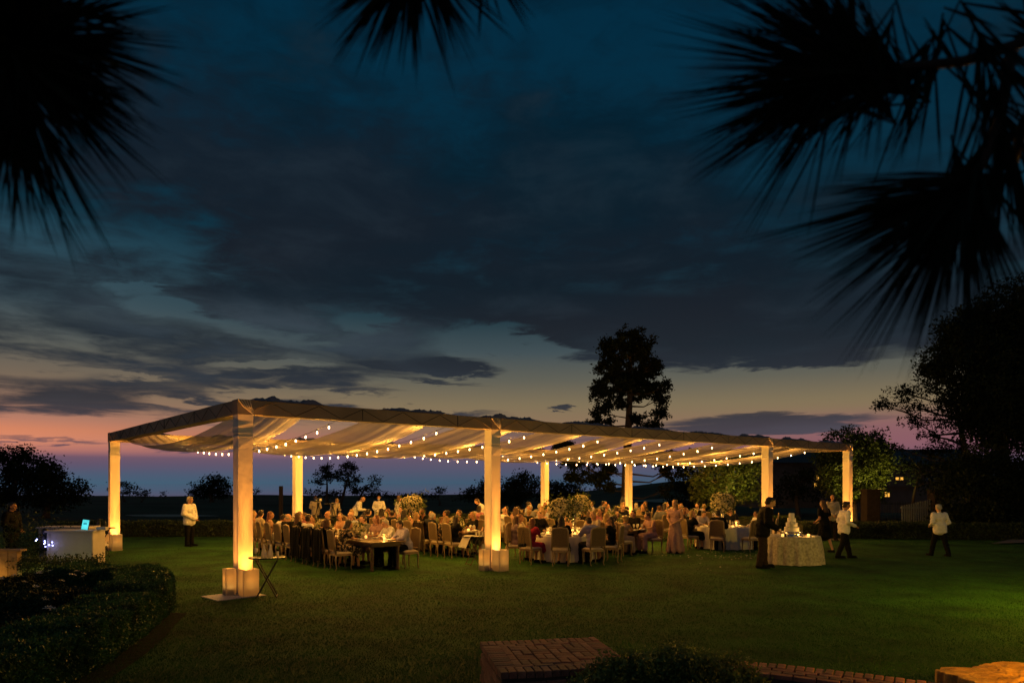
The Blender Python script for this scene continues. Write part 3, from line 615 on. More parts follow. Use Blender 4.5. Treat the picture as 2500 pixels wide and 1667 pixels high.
def body_mesh(J):
    mb = MB(); e = 0
    mb.caps(J['hip']+V3(-.07, 0, 0), J['hip']+V3(.07, 0, 0), .105); mb.caps(J['waist']+V3(-.05, 0, 0), J['waist']+V3(.05, 0, 0), .095)
    mb.caps(J['chest']+V3(-.07, 0, 0), J['chest']+V3(.07, 0, 0), .105); mb.caps(J['hip'], J['chest'], .10, .11)
    for i in (0, 1):
        sg = -1 if i == 0 else 1
        mb.caps(J['chest'], J['sh'][i], .085, .055); mb.caps(J['sh'][i], J['el'][i], .052, .040); mb.caps(J['el'][i], J['wr'][i], .040, .025)
        h = J['hip']+V3(sg*.09, 0, -.02); mb.caps(h, J['kn'][i], .088, .058); mb.caps(J['kn'][i], J['an'][i], .056, .036)
        a = J['an'][i]; mb.caps(a+V3(0, -.02, -.045), a+V3(sg*.02, .15, -.055), .036, .028)
        # hand: palm, four fingers of unequal length curling down, thumb leaving the side of the palm
        w = J['wr'][i]; d = (w-J['el'][i]).normalized(); s_ = d.cross(V3(0, 0, 1)); s_ = s_.normalized() if s_.length > .1 else V3(1, 0, 0); n_ = s_.cross(d)
        pal = w+d*.055; mb.caps(w, pal+d*.02, .024, .026); mb.caps(pal+s_*.02, pal-s_*.02, .02)
        for f_, ln in zip((-.03, -.010, .010, .029), (.065, .078, .072, .055)):
            b0 = pal+d*.03+s_*f_; b1 = b0+d*ln*.5; b2 = b1+d*ln*.35-n_*ln*.35; mb.caps(b0, b1, .009, .008, 6); mb.caps(b1, b2, .008, .007, 6)
        t0 = w+d*.03-s_*sg*.022; mb.caps(t0, t0+d*.035-s_*sg*.03, .011, .009, 6)
    mb.caps(J['chest']+V3(0, 0, .08), J['neck'], .07, .052); H = head_frame(J['head'], J['yaw'], J['pitch'])
    mb.caps(J['neck'], H @ V3(0, -.015, -.06), .052, .052)
    R3 = H.to_3x3()
    def he(c, r, n=14, m=10): mb.ell(H @ Vector(c), r, n, m, R3)
    he((0, -.008, .022), (.076, .094, .094)); he((0, .022, -.05), (.056, .062, .066)); he((0, .066, -.082), (.026, .022, .022)); he((0, .084, .03), (.052, .014, .012))
    mb.caps(H @ V3(0, .086, .02), H @ V3(0, .108, -.022), .009, .015, 8)
    for sg in (-1, 1):
        he((sg*.078, -.005, -.01), (.012, .02, .032), 8, 6); he((sg*.04, .064, -.03), (.022, .02, .022), 8, 6); he((sg*.0, .085, -.058), (.022, .012, .007), 8, 6)
    return remesh(mb, .0125, 'body', None, 0, smooth=1)
def cloth_mesh(J, kind):
    mb = MB(); x = {'shirt': .020, 'jacket': .034, 'dress': .018, 'gown': .018}[kind]
    mb.caps(J['waist']+V3(-.055, 0, 0), J['waist']+V3(.055, 0, 0), .098+x); mb.caps(J['chest']+V3(-.08, 0, 0), J['chest']+V3(.08, 0, 0), .108+x)
    mb.caps(J['hip']+V3(0, 0, .06), J['chest'], .105+x, .112+x)
    if kind in ('shirt', 'jacket'):
        dn = -.10 if J['kind'] != 'sit' else .0
        [mb.caps(J['hip']+V3(-.075, 0, dn*q), J['hip']+V3(.075, 0, dn*q), .114+x) for q in (1, .66, .33, 0)]; mb.caps(J['hip']+V3(-.07, 0, .08), J['hip']+V3(.07, 0, .08), .112+x)
        for i in (0, 1):
            mb.caps(J['chest']+V3(0, 0, .06), J['sh'][i], .085+x, .06+x); mb.caps(J['sh'][i], J['el'][i], .058+x, .048+x); mb.caps(J['el'][i], J['el'][i].lerp(J['wr'][i], .93), .048+x, .034+x)
        mb.caps(J['neck']+V3(0, -.01, -.05), J['neck']+V3(0, 0, -.012), .066+x, .05+x*.5)
    else:
        for i in (0, 1): mb.caps(J['chest']+V3(0, 0, .02), J['sh'][i]+V3(0, 0, -.02), .085+x, .045+x)
        if kind == 'dress':
            for i in (0, 1): mb.caps(J['sh'][i], J['sh'][i].lerp(J['el'][i], .55), .06+x, .055+x)
        sg = (-1, 1)
        if J['kind'] == 'sit':
            for i in (0, 1): mb.caps(J['hip']+V3(sg[i]*.08, 0, 0), J['kn'][i], .115, .10)
            mb.caps(J['hip']+V3(0, .05, 0), (J['kn'][0]+J['kn'][1])/2, .12, .11)
            lo = .30 if kind == 'dress' else .06
            for i in (0, 1): mb.caps(J['kn'][i], V3(J['kn'][i].x*1.2, .43, lo+.1), .09, .10)
        else:
            lo = .55 if kind == 'dress' else .10
            for q in range(7):
                t = 2*pi*q/7; rr = .13 if kind == 'dress' else .24
                mb.caps(J['hip']+V3(.05*math.cos(t), .03*math.sin(t), .08), V3(rr*math.cos(t), rr*.9*math.sin(t), lo), .125, .10 if kind == 'dress' else .085)
            mb.caps(J['hip'], V3(0, 0, lo), .13, .16)
    return remesh(mb, .019, kind, None, .012, 14)
def trousers_mesh(J):
    mb = MB(); mb.caps(J['hip']+V3(-.06, 0, -.02), J['hip']+V3(.06, 0, -.02), .108)
    for i in (0, 1):
        sg = -1 if i == 0 else 1; h = J['hip']+V3(sg*.085, 0, -.01); mb.caps(h, J['kn'][i], .108, .082); mb.caps(J['kn'][i], J['an'][i]+V3(0, 0, -.015), .080, .068)
    return remesh(mb, .019, 'trousers', None, .010, 14)
def shoes_mesh(J):
    mb = MB()
    for i in (0, 1): a = J['an'][i]; sg = -1 if i == 0 else 1; mb.caps(a+V3(0, -.03, -.04), a+V3(sg*.02, .17, -.055), .046, .036, 8); mb.box(a+V3(sg*.01, .07, -.08), (.09, .26, .018))
    return mb.mesh('shoes', None, True)
def hair_mesh(style):
    mb = MB()
    if style == 'bald':
        mb.ell((0, -.035, -.005), (.083, .072, .045)); 
    else:
        mb.ell((0, -.026, .036), (.085, .094, .094), 14, 10); mb.ell((0, -.045, -.015), (.082, .07, .07), 12, 8)
        if style == 'short': mb.ell((0, .03, .1), (.055, .045, .025))
        if style == 'long':
            for q in range(9):
                t = -pi+pi*q/8; x, y = .07*math.cos(t), .055*math.sin(t)-.03
                mb.caps((x, y, .0), (x*1.25, y*1.2-.03, -.30+.03*math.sin(q*3)), .032, .020, 6)
        if style == 'bob':
            for q in range(9):
                t = -pi+pi*q/8; x, y = .07*math.cos(t), .055*math.sin(t)-.02
                mb.caps((x, y, .0), (x*1.15, y*1.1-.01, -.12), .034, .026, 6)
        if style == 'updo': mb.ell((0, -.12, .06), (.045, .04, .045)); mb.caps((-.05, -.08, .0), (0, -.12, .05), .03); mb.caps((.05, -.08, 0), (0, -.12, .05), .03)
    return remesh(mb, .0115, 'hair', None, .009, 34, smooth=1)
HAIR = {s: hair_mesh(s) for s in ('short', 'long', 'bob', 'updo', 'bald')}
eye_m = MB().ell((-.031, .088, .006), (.009, .006, .006), 6, 4).ell((.031, .088, .006), (.009, .006, .006), 6, 4).mesh('eyes', None)
POSES = {
 'sitA': pose('sit'), 'sitB': pose('sit', lean=.10, bend=.10, pitch=-.35, yaw=0), 'sitC': pose('sit', yaw=.8, lean=.02, wr=[V3(-.06, .30, .92), V3(.15, .34, .80)]),
 'sitD': pose('sit', yaw=-.8, lean=.06, wr=[V3(-.1, .38, .82), V3(.05, .24, 1.06)], el=[V3(-.25, .14, .82), V3(.22, .24, .82)]), 'sitE': pose('sit', lean=-.04, yaw=.3, pitch=.05, wr=[V3(-.1, .22, .66), V3(.12, .24, .66)]),
 'stand': pose('stand', wr=[V3(-.03, .22, .98), V3(.03, .24, .96)], el=[V3(-.27, .0, 1.14), V3(.27, .0, 1.14)], pitch=-.1),
 'walk': pose('stand', stride=.22, lean=.03, wr=[V3(-.14, .24, 1.02), V3(.12, .26, 1.0)], el=[V3(-.27, -.02, 1.13), V3(.27, -.02, 1.13)], pitch=-.25),
 'serve': pose('stand', lean=.20, bend=.14, pitch=-.5, wr=[V3(-.12, .42, 1.02), V3(.12, .50, 1.05)], el=[V3(-.25, .2, 1.05), V3(.25, .22, 1.05)]),
 'man': pose('stand', stride=.08, lean=.08, bend=.06, pitch=-.45, wr=[V3(-.22, .16, .9), V3(.2, .24, .95)]),
}
CACHE = {}
def part_mesh(pz, what):
    if (pz, what) not in CACHE:
        J = POSES[pz]; CACHE[(pz, what)] = body_mesh(J) if what == 'body' else trousers_mesh(J) if what == 'trousers' else shoes_mesh(J) if what == 'shoes' else cloth_mesh(J, what)
    return CACHE[(pz, what)]
def cm(n, c, r=.8, b=.3): return mat(n, c, r, .12, 14, b, 22, spec=.12)
SK = [cm('skin_fair', (.52, .30, .20), .55, 0), cm('skin_tan', (.38, .20, .12), .55, 0), cm('skin_deep', (.20, .11, .07), .55, 0)]
HC = {'blond': mat('blond_hair', (.28, .18, .075), .5, .35, 60, stretch=(1, 1, .2)), 'brown': mat('brown_hair', (.07, .035, .018), .45, .4, 60, stretch=(1, 1, .2)), 'dark': mat('dark_hair', (.018, .012, .010), .4, .4, 60), 'grey': mat('grey_hair', (.34, .32, .29), .6, .3, 60), 'auburn': mat('auburn_hair', (.14, .05, .022), .45, .4, 60)}
CC = {'white': (.72, .70, .68), 'black': (.005, .005, .006), 'navy': (.008, .01, .02), 'grey': (.16, .16, .17), 'lavender': (.36, .33, .46), 'pale blue': (.38, .42, .55), 'rose': (.42, .16, .2), 'dusty pink': (.36, .22, .22), 'cream': (.5, .42, .3), 'crimson': (.42, .03, .06), 'olive': (.12, .13, .07), 'peach': (.5, .28, .18), 'mauve': (.24, .17, .2), 'brown': (.03, .02, .014)}
def cloth(c): return cm(c.replace(' ', '_')+'_cloth', CC[c])
pm = mat('floral_print_cloth', (.015, .013, .012), .8, .1, 16, .2, 20, col2=(.45, .32, .2))
pm.node_tree.nodes['Color Ramp'].color_ramp.elements[0].position = .52; pm.node_tree.nodes['Color Ramp'].color_ramp.elements[1].position = .56
pw = mat('white_floral_blouse', (.03, .03, .02), .8, .1, 20, .2, 20, col2=(.7, .66, .58))
pw.node_tree.nodes['Color Ramp'].color_ramp.elements[0].position = .40; pw.node_tree.nodes['Color Ramp'].color_ramp.elements[1].position = .43
NP = [0]
def person(loc, rz, pz, hs, hc, top, tcol, bcol, label, group=None, skin=0, h=1.0, topmat=None, shoe='black', wide=1.0):
    p = empty('person', loc, rz, label, 'person', group); p.scale = (h*wide, h*wide, h)
    b = inst('body', part_mesh(pz, 'body'), SK[skin], p)
    inst({'shirt': 'shirt', 'jacket': 'jacket', 'dress': 'dress', 'gown': 'dress'}[top], part_mesh(pz, top), topmat or cloth(tcol), p)
    if top in ('shirt', 'jacket'): inst('trousers', part_mesh(pz, 'trousers'), cloth(bcol), p)
    inst('shoes', part_mesh(pz, 'shoes'), cloth(shoe), p)
    J = POSES[pz]; H = head_frame(J['head'], J['yaw'], J['pitch'])
    o = inst('hair', HAIR[hs], HC[hc], p); o.matrix_local = H
    o = inst('eyes', eye_m, m_black, p); o.matrix_local = H
    NP[0] += 1; return p
# ---------------------------------------------------------------- chairs
m_oak = mat('limed_oak', (.30, .21, .12), .5, .25, 10, .2, 40, stretch=(1, 1, .2))
m_cane = mat('woven_cane', (.16, .105, .055), .8, .3, 90, .6, 160)
m_seat = mat('linen_seat', (.50, .43, .34), .9, .08, 20, .2, 60)
def chair_meshes():
    D = {}
    mb = MB()      # back frame, arched top
    P = [(-.235, -.235, .44), (-.225, -.262, .75), (-.222, -.29, .98), (-.19, -.298, 1.035), (-.10, -.30, 1.045), (0, -.302, 1.06), (.10, -.30, 1.045), (.19, -.298, 1.035), (.222, -.29, .98), (.225, -.262, .75), (.235, -.235, .44)]
    mb.tube(P, [.024, .023, .024, .026, .024, .028, .024, .026, .024, .023, .024], 8); mb.tube([(-.23, -.243, .53), (.23, -.243, .53)], .018, 8); D['back_frame'] = mb.mesh('back_frame', m_oak, True)
    mb = MB(); vs = []; nx, nz = 8, 8
    for s in (-.006, .006):
        for j in range(nz+1):
            z = .54+.49*j/nz
            for i in range(nx+1):
                x = -.21+.42*i/nx; zz = min(z, 1.0+.045*(1-(abs(x)/.22)**2)) if j == nz else z
                vs.append((x, -.243-.055*(z-.54)/.49+s+.008*(1-(x/.21)**2)*-1, zz))
    q = (nx+1)*(nz+1); fs = []
    for j in range(nz):
        for i in range(nx):
            a = j*(nx+1)+i; fs += [(a, a+1, a+nx+2, a+nx+1), (q+a+nx+1, q+a+nx+2, q+a+1, q+a)]
    mb.add(vs, fs); D['cane_panel'] = mb.mesh('cane_panel', m_cane, True)
    mb = MB(); mb.box((0, 0, .41), (.47, .46, .06)); D['seat_frame'] = mb.mesh('seat_frame', m_oak)
    mb = MB(); vs = []; n = 8
    for j in range(n+1):
        for i in range(n+1):
            x = -1+2*i/n; y = -1+2*j/n; z = .445+.055*max(0, (1-x**4)*(1-y**4))**.5; vs.append((x*(.24-.012*y*-1), y*.225+.005, z))
    mb.add(vs, [(j*(n+1)+i, j*(n+1)+i+1, (j+1)*(n+1)+i+1, (j+1)*(n+1)+i) for j in range(n) for i in range(n)]); D['seat'] = mb.mesh('seat', m_seat, True)
    for nm, sy in (('front', 1), ('rear', -1)):
        mb = MB(); mb.tube([(0, 0, .40), (.012*1, sy*.022, .30), (.004, sy*.008, .15), (-.004, -sy*.006, .06), (.006, sy*.03, .0)], [.030, .026, .017, .014, .017], 7); D['leg_'+nm] = mb.mesh('leg', m_oak, True)
    return D
CMH = chair_meshes(); CW = [0]
def chair(x, y, rz, label, group='cane back dining chairs'):
    t = empty('dining_chair', (x, y, 0), rz, label, 'chair', group)
    for k in ('back_frame', 'cane_panel', 'seat_frame', 'seat'): inst(k, CMH[k], None, t)
    for sx in (-1, 1): inst('leg', CMH['leg_front'], None, t, (sx*.205, .20, 0), (0, 0, 0 if sx > 0 else pi*0)); inst('leg', CMH['leg_rear'], None, t, (sx*.21, -.21, 0))
    return t
def shawl(x, y, rz, label, col='black'):
    mb = MB(); vs = []; nx, nz = 14, 16
    for i in range(nz+1):
        t = i/nz; 
        for j in range(nx+1):
            u_ = j/nx-.5; a = t*1.5-.35
            if a < 0: yy = -.215; z = 1.08+a*1.2
            else: yy = -.335-.02*math.sin(u_*20)-.02*a; z = 1.09-a*.78
            if abs(a) < .06: z = 1.095; yy = -.30
            vs.append((u_*(.56+.05*t)+.02*math.sin(t*9), yy+.012*math.sin(u_*30+t*4), z+.03*math.sin(u_*9)*(t > .9)))
    mb.add(vs, [(i*(nx+1)+j, i*(nx+1)+j+1, (i+1)*(nx+1)+j+1, (i+1)*(nx+1)+j) for i in range(nz) for j in range(nx)])
    o = mb.build('shawl', cloth(col), None, True, (x, y, 0), (0, 0, rz)); return tag(o, label, 'shawl')
# ---------------------------------------------------------------- tables and table ware
m_wood = mat('farm_table_wood', (.13, .075, .04), .45, .35, 6, .3, 30, stretch=(.25, 3, 3))
m_linen = mat('white_linen', (.62, .58, .52), .85, .06, 8, .35, 18)
m_glass = mat('clear_glass', (.75, .72, .66), .12, .02, 5, spec=1.0, trans=.5, alpha=.5)
m_china = mat('white_china', (.75, .73, .70), .25, .03, 8)
m_silver = mat('polished_silver', (.75, .73, .70), .2, .05, 6, metal=1.0)
m_flame = mat('candle_flame', (1, .7, .3), .5, .02, 5, em=(1, .55, .16), ems=45)
m_votive = mat('votive_glass', (.85, .6, .3), .3, .05, 5, em=(1, .5, .12), ems=1.6)
glass_m = MB().lathe((0, 0, 0), [(.034, 0), (.034, .003), (.005, .008), (.004, .085), (.012, .095), (.034, .12), (.037, .15), (.030, .20), (.028, .20), (.034, .15), (.030, .122), (.004, .104)], 12).mesh('wine_glass', m_glass, True)
plate_m = MB().lathe((0, 0, 0), [(.07, 0), (.08, .003), (.13, .015), (.131, .018), (.08, .007), (.01, .006)], 18).mesh('plate', m_china, True)
vot_m = MB().lathe((0, 0, 0), [(.028, 0), (.036, .01), (.038, .07), (.035, .07), (.03, .012), (.004, .012)], 12).mesh('votive', m_votive, True)
flame_m = MB().lathe((0, 0, .03), [(.001, 0), (.007, .01), (.006, .022), (.001, .04)], 8).mesh('flame', m_flame, True)
nap_m = MB().box((0, 0, .012), (.10, .18, .022)).mesh('napkin', m_linen)
def votive(x, y, z, where, light=True, lab=''):
    o = inst('candle', vot_m, None, None, (x, y, z)); inst('flame', flame_m, None, o)
    tag(o, 'small lit votive candle%s on the %s' % (lab, where), 'candle', 'votive candles on the '+where)
    if light: lamp('candle_light', 'POINT', (0, 0, .13), 7, (1, .46, .08), o, .03)
def setting(x, y, z, ang, where, seat=''):
    c, s = math.cos(ang), math.sin(ang)            # ang: direction from the guest towards the table middle
    def q(f, l): return (x+c*f-s*l, y+s*f+c*l, z)
    o = inst('plate', plate_m, None, None, q(0, 0), (0, 0, ang)); inst('napkin', nap_m, None, o, (0, 0, .012), (0, 0, random.random())); tag(o, 'white plate with napkin, '+seat, 'plate', 'plates on the '+where)
    for f, l, nm in ((.17, .12, 'left'), (.2, .0, 'right')):
        tag(inst('wine_glass', glass_m, None, None, q(f+random.uniform(-.02, .02), l)), 'stemmed glass, %s one, %s' % (nm, seat), 'glass', 'stemmed glasses on the '+where)
m_yfl = mat('ivory_blossom', (.62, .56, .36), .7, .12, 20, trans=.3)
bl2 = blossom_mesh(.085, 16); bl2.materials.clear(); bl2.materials.append(m_yfl)
vase_m = MB().lathe((0, 0, 0), [(.085, 0), (.085, .012), (.03, .04), (.022, .2), (.03, .3), (.055, .34), (.085, .50), (.095, .62), (.088, .62), (.05, .40)], 18).mesh('vase', m_silver, True)
bowl_m = MB().lathe((0, 0, 0), [(.05, 0), (.09, .05), (.11, .10), (.10, .10)], 14).mesh('bowl', m_silver, True)
def bouquet(x, y, z, r, n, tall, label, sx=1.0):
    t = empty('flower_centrepiece', (x, y, z), 0, label, 'flowers'); inst('vase', vase_m if tall else bowl_m, None, t)
    h = .62 if tall else .10; C = []
    for k in range(n):
        f_ = (k+.5)/n; th = math.acos(1-1.55*f_); ph = k*2.39996; d = V3(math.sin(th)*math.cos(ph), math.sin(th)*math.sin(ph), math.cos(th))
        rr = r*random.uniform(.82, 1.08); p = V3(0, 0, h+r*.45)+V3(d.x*rr*sx, d.y*rr, d.z*rr*.85)
        o = inst('blossom', bl2, None, t, p, d.to_track_quat('Z', 'Y').to_euler(), (random.uniform(.75, 1.15),)*3); C.append(tuple(p*1.0))
    C2 = [(random.gauss(0, r*.55*sx), random.gauss(0, r*.55), h+r*.4+random.gauss(0, r*.42)) for _ in range(n*3)]
    tri_obj('greenery', leaves(C2+C, .085, 4, .06), m_leafg, t, 'stuff'); return t
def farm_table(s, v0, v1, where, dark=False):
    L_ = v1-v0; t = empty('farm_table', W(s, (v0+v1)/2), TH, 'long bare wooden farm table, the '+where, 'table', 'long wooden farm tables')
    for k in range(6): MB().box((-.43+.172*k, 0, .745+random.uniform(-.0015, .0015)), (.166, L_+random.uniform(-.01, .01), .035)).build('plank', m_wood, t)
    MB().box((0, 0, .675), (.86, L_-.25, .09)).build('apron', m_wood, t)
    n = 2 if L_ < 5 else 4
    for q in range(n):
        for sx in (-.38, .38): MB().lathe((sx, -L_/2+.18+(L_-.36)*q/(n-1), 0), [(.045, 0), (.05, .05), (.035, .1), (.05, .3), (.045, .5), (.055, .63)], 10).build('leg', m_wood, t, True)
    return t
def round_table(x, y, r, where, h=.75, fl=.12, label=None):
    t = empty('round_table', (x, y, 0), 0, 'round folding table hidden under the cloth of the '+where, 'table', 'round tables under cloths')
    MB().cyl((0, 0, h-.03), r-.01, .025, 28).build('table_top', m_wood, t)
    for k in range(4): a = pi/4+k*pi/2; MB().tube([(.5*r*math.cos(a), .5*r*math.sin(a), h-.03), (.6*r*math.cos(a), .6*r*math.sin(a), 0)], .015, 6).build('leg', m_black, t)
    mb = MB(); n = 120; vs = [(0, 0, h)]; ph = random.random()*6
    prof = ((r*.6, 0, 0), (r, 0, 0), (r+.015, -.03, .1), (r+.04, -.2, .5), (r+.07, -.45, .85), (r+.10, -h+.02, 1.1))
    for rr, dz_, w in prof:
        for k in range(n):
            a = 2*pi*k/n; f_ = (.035*math.sin(a*17+ph)+.02*math.sin(a*9+ph*2)+.012*math.sin(a*31))*w; vs.append(((rr+f_)*math.cos(a), (rr+f_)*math.sin(a), h+dz_+(0.0 if w < 1.1 else .006*math.sin(a*23))))
    fs = [(0, 1+k, 1+(k+1) % n) for k in range(n)]+[(1+i*n+k, 1+(i+1)*n+k, 1+(i+1)*n+(k+1) % n, 1+i*n+(k+1) % n) for i in range(len(prof)-1) for k in range(n)]
    mb.add(vs, fs); o = mb.build('tablecloth', m_linen, None, True, (x, y, .004)); tag(o, label or 'pale floor length cloth draped over the '+where, 'tablecloth'); return o
ORD = ['first', 'second', 'third', 'fourth', 'fifth', 'sixth', 'seventh', 'eighth', 'ninth', 'tenth', 'eleventh']
MEN = [('short', 'dark'), ('short', 'brown'), ('bald', 'grey'), ('short', 'grey'), ('short', 'dark'), ('short', 'blond')]
WOM = [('long', 'blond'), ('long', 'brown'), ('long', 'dark'), ('updo', 'dark'), ('updo', 'brown'), ('bob', 'brown'), ('bob', 'dark'), ('long', 'dark'), ('updo', 'blond'), ('bob', 'blond'), ('long', 'auburn')]
HW = {'short': 'short %s hair', 'bald': 'balding %s head', 'long': 'long %s hair', 'updo': '%s hair pinned up', 'bob': '%s bob'}
def guest(x, y, rz, where, spec=None, pz=None):
    if spec is None:
        if random.random() < .45:
            hs, hc = random.choice(MEN); top, tc_ = random.choice([('shirt', 'white'), ('shirt', 'lavender'), ('jacket', 'black'), ('jacket', 'navy'), ('shirt', 'pale blue'), ('jacket', 'grey'), ('jacket', 'black')])
        else:
            hs, hc = random.choice(WOM); top, tc_ = random.choice([('dress', 'rose'), ('dress', 'black'), ('gown', 'dusty pink'), ('dress', 'cream'), ('dress', 'olive'), ('gown', 'mauve'), ('dress', 'black'), ('dress', 'navy'), ('dress', 'brown'), ('dress', 'olive'), ('dress', 'peach')])
        spec = (hs, hc, top, tc_)
    hs, hc, top, tc_ = spec[:4]; tm = spec[4] if len(spec) > 4 else None; tn = spec[5] if len(spec) > 5 else tc_+' '+('dress' if top in ('dress', 'gown') else top)
    pz = pz or random.choice(['sitA', 'sitB', 'sitC', 'sitD', 'sitE', 'sitA'])
    sk = random.choice([0, 0, 0, 1, 1])
    return person((x, y, 0), rz+random.uniform(-.12, .12), pz, hs, hc, top, tc_, 'black', '%s, %s, %s' % (HW[hs] % hc, tn, where), 'seated dinner guests', sk, random.uniform(.94, 1.04), tm)
def row(s, vs, side, tname, specs={}, empty_=(), nochair=()):
    """side=-1: left of the table facing +s; side=+1: right of it facing -s"""
    for k, v in enumerate(vs):
        x, y, _ = W(s, v); rz = TH-pi/2 if side < 0 else TH+pi/2; jit = random.uniform(-.10, .10)
        sd_ = 'left' if side < 0 else 'right'
        if k not in nochair: chair(x, y, rz+jit, 'cane back chair, %s side of %s, %s from the lawn end' % (sd_, tname, ORD[k]))
        if k not in empty_:
            sp_ = specs.get(k, (None, None)); guest(x, y, rz+jit, '%s from lawn end, %s side, %s' % (ORD[k], sd_, tname), sp_[0], sp_[1])
        q = W(s+(.52 if side < 0 else -.52), v); setting(q[0], q[1], .765, TH if side < 0 else TH+pi, tname, '%s place from lawn end, %s side of %s' % (ORD[k], sd_, tname))
def ring(cx, cy, r, a0, n, tname, specs={}, empty_=(), tr=.9):
    for k in range(n):
        a = R(a0+360/n*k); x, y = cx+r*math.cos(a), cy+r*math.sin(a); rz = a+pi/2+random.uniform(-.08, .08)
        lab = '%s anticlockwise from front, %s' % (ORD[k], tname)
        chair(x, y, rz, 'cane back chair, '+lab)
        if k not in empty_:
            sp_ = specs.get(k, (None, None)); guest(x, y, rz, lab, sp_[0], sp_[1])
        setting(cx+(tr-.24)*math.cos(a), cy+(tr-.24)*math.sin(a), .758, a+pi, tname, lab)
# T1: long table behind the near corner post
T1 = 'left long table'; farm_table(4.4, 1.45, 9.7, T1)
fl_spec = ('updo', 'dark', 'dress', 'black', pm, 'dark floral print dress')
row(3.6, [2.55+.74*k for k in range(10)], -1, T1, {0: (('bob', 'dark', 'dress', 'black', pm, 'dark floral print dress'), 'sitB'), 1: (('bob', 'brown', 'dress', 'black'), 'sitE'), 2: (('short', 'brown', 'shirt', 'lavender'), 'sitB'), 3: (('short', 'dark', 'shirt', 'white'), 'sitA'),
    4: (('long', 'brown', 'dress', 'black'), 'sitA'), 5: (('bald', 'grey', 'jacket', 'black'), 'sitA'), 6: (('short', 'dark', 'shirt', 'white'), 'sitB'), 7: (('long', 'auburn', 'dress', 'peach'), 'sitA'), 8: (('short', 'dark', 'shirt', 'cream'), 'sitC'), 9: (('long', 'blond', 'dress', 'peach'), 'sitA')})
row(5.2, [1.85+.78*k for k in range(10)], 1, T1, {0: (('short', 'dark', 'shirt', 'lavender'), 'sitB'), 1: (('short', 'grey', 'shirt', 'white'), 'sitB'), 2: (('bob', 'auburn', 'dress', 'dusty pink'), 'sitA'), 3: (('short', 'dark', 'jacket', 'grey'), 'sitA'), 4: (('bald', 'grey', 'shirt', 'pale blue'), 'sitA')})
for nm, v in (('second', 3.29), ('fourth', 4.77), ('third', 4.03)):
    x, y, _ = W(3.6, v); shawl(x, y, TH-pi/2, 'black shawl hung over the back of the %s chair, left side of left long table' % nm)
for q in range(8): votive(*W(4.4+random.uniform(-.15, .15), 1.9+1.0*q)[:2], .765, T1, q % 2 == 0, ', %s from the lawn end,' % ORD[q])
for q, v in enumerate((3.2, 5.4, 7.6)): x, y, _ = W(4.4, v); bouquet(x, y, .765, .22, 20, False, 'low bowl of ivory flowers, %s from the lawn end of the left long table' % ORD[q])
T2 = 'middle long table'; farm_table(8.4, 3.0, 10.6, T2)
row(7.6, [3.05+.76*k for k in range(10)], -1, T2, {0: (('long', 'dark', 'dress', 'black'), 'sitA'), 1: (('bob', 'blond', 'dress', 'cream', pm, 'striped print dress'), 'sitB'), 3: (('long', 'blond', 'dress', 'peach'), 'sitA')})
row(9.2, [3.4+.76*k for k in range(9)], 1, T2)
x, y, _ = W(7.6, 4.57); shawl(x, y, TH-pi/2, 'dark brown coat hung over the third chair back, left side of middle long table', 'brown')
for q in range(7): votive(*W(8.4+random.uniform(-.15, .15), 3.5+1.0*q)[:2], .765, T2, q % 2 == 0, ', %s from the lawn end,' % ORD[q])
x, y, _ = W(8.3, 6.6); bouquet(x, y, .765, .36, 46, True, 'tall silver vase of ivory roses on the middle long table near the waiters')
for q, v in enumerate((4.1, 9.0)): x, y, _ = W(8.4, v); bouquet(x, y, .765, .24, 22, False, 'low bowl of ivory flowers at the %s end of the middle long table' % ('lawn', 'far')[q])
T3 = 'right long table'; farm_table(12.9, .55, 9.6, T3)
row(12.1, [.25+.76*k for k in range(12) if k < 11], -1, T3, {0: (('updo', 'blond', 'gown', 'mauve'), 'sitB'), 1: (('long', 'blond', 'dress', 'peach'), 'sitA')})
row(13.7, [.35+.76*k for k in range(11)], 1, T3, {0: (('updo', 'brown', 'gown', 'dusty pink'), 'sitB')})
for q in range(9): votive(*W(12.9+random.uniform(-.15, .15), 1.0+1.0*q)[:2], .765, T3, q % 2 == 0, ', %s from the lawn end,' % ORD[q])
x, y, _ = W(12.9, 2.95); bouquet(x, y, .765, .37, 50, True, 'tallest vase of bright ivory roses above the right long table')
x, y, _ = W(12.9, 1.5); bouquet(x, y, .765, .24, 24, False, 'low bowl of ivory flowers near the lawn end of the right long table')
RT1 = 'front round table'; round_table(1.55, 21.45, .9, RT1)
ring(1.55, 21.45, 1.5, -97, 10, RT1, {0: (('long', 'dark', 'dress', 'black'), 'sitA'), 1: (('short', 'dark', 'shirt', 'lavender'), 'sitB'), 2: (('long', 'dark', 'dress', 'black'), 'sitC'), 8: (('long', 'brown', 'dress', 'mauve'), 'sitC'), 9: (('long', 'auburn', 'dress', 'crimson'), 'sitA')}, empty_=(0,) if False else ())
bouquet(1.45, 21.5, .758, .34, 44, True, 'grey leafed tall bouquet in a silver vase on the front round table'); bouquet(1.85, 21.7, .758, .30, 34, True, 'shorter backlit bouquet beside the grey leafed one on the front round table')
for q in range(5): a = q*1.26+.3; votive(1.55+.5*math.cos(a), 21.45+.5*math.sin(a), .758, RT1, q % 2 == 0, ', %s one,' % ('right', 'far right', 'far left', 'left', 'near')[q])
RT2 = 'round table by the cake'; round_table(7.5, 25.3, .9, RT2)
ring(7.5, 25.3, 1.45, -115, 8, RT2, {0: (('short', 'dark', 'jacket', 'black'), 'sitA'), 7: (('bob', 'blond', 'dress', 'black'), 'sitD'), 3: (('short', 'dark', 'shirt', 'white'), 'sitA'), 2: (('short', 'brown', 'shirt', 'white'), 'sitB')}, empty_=(1,))
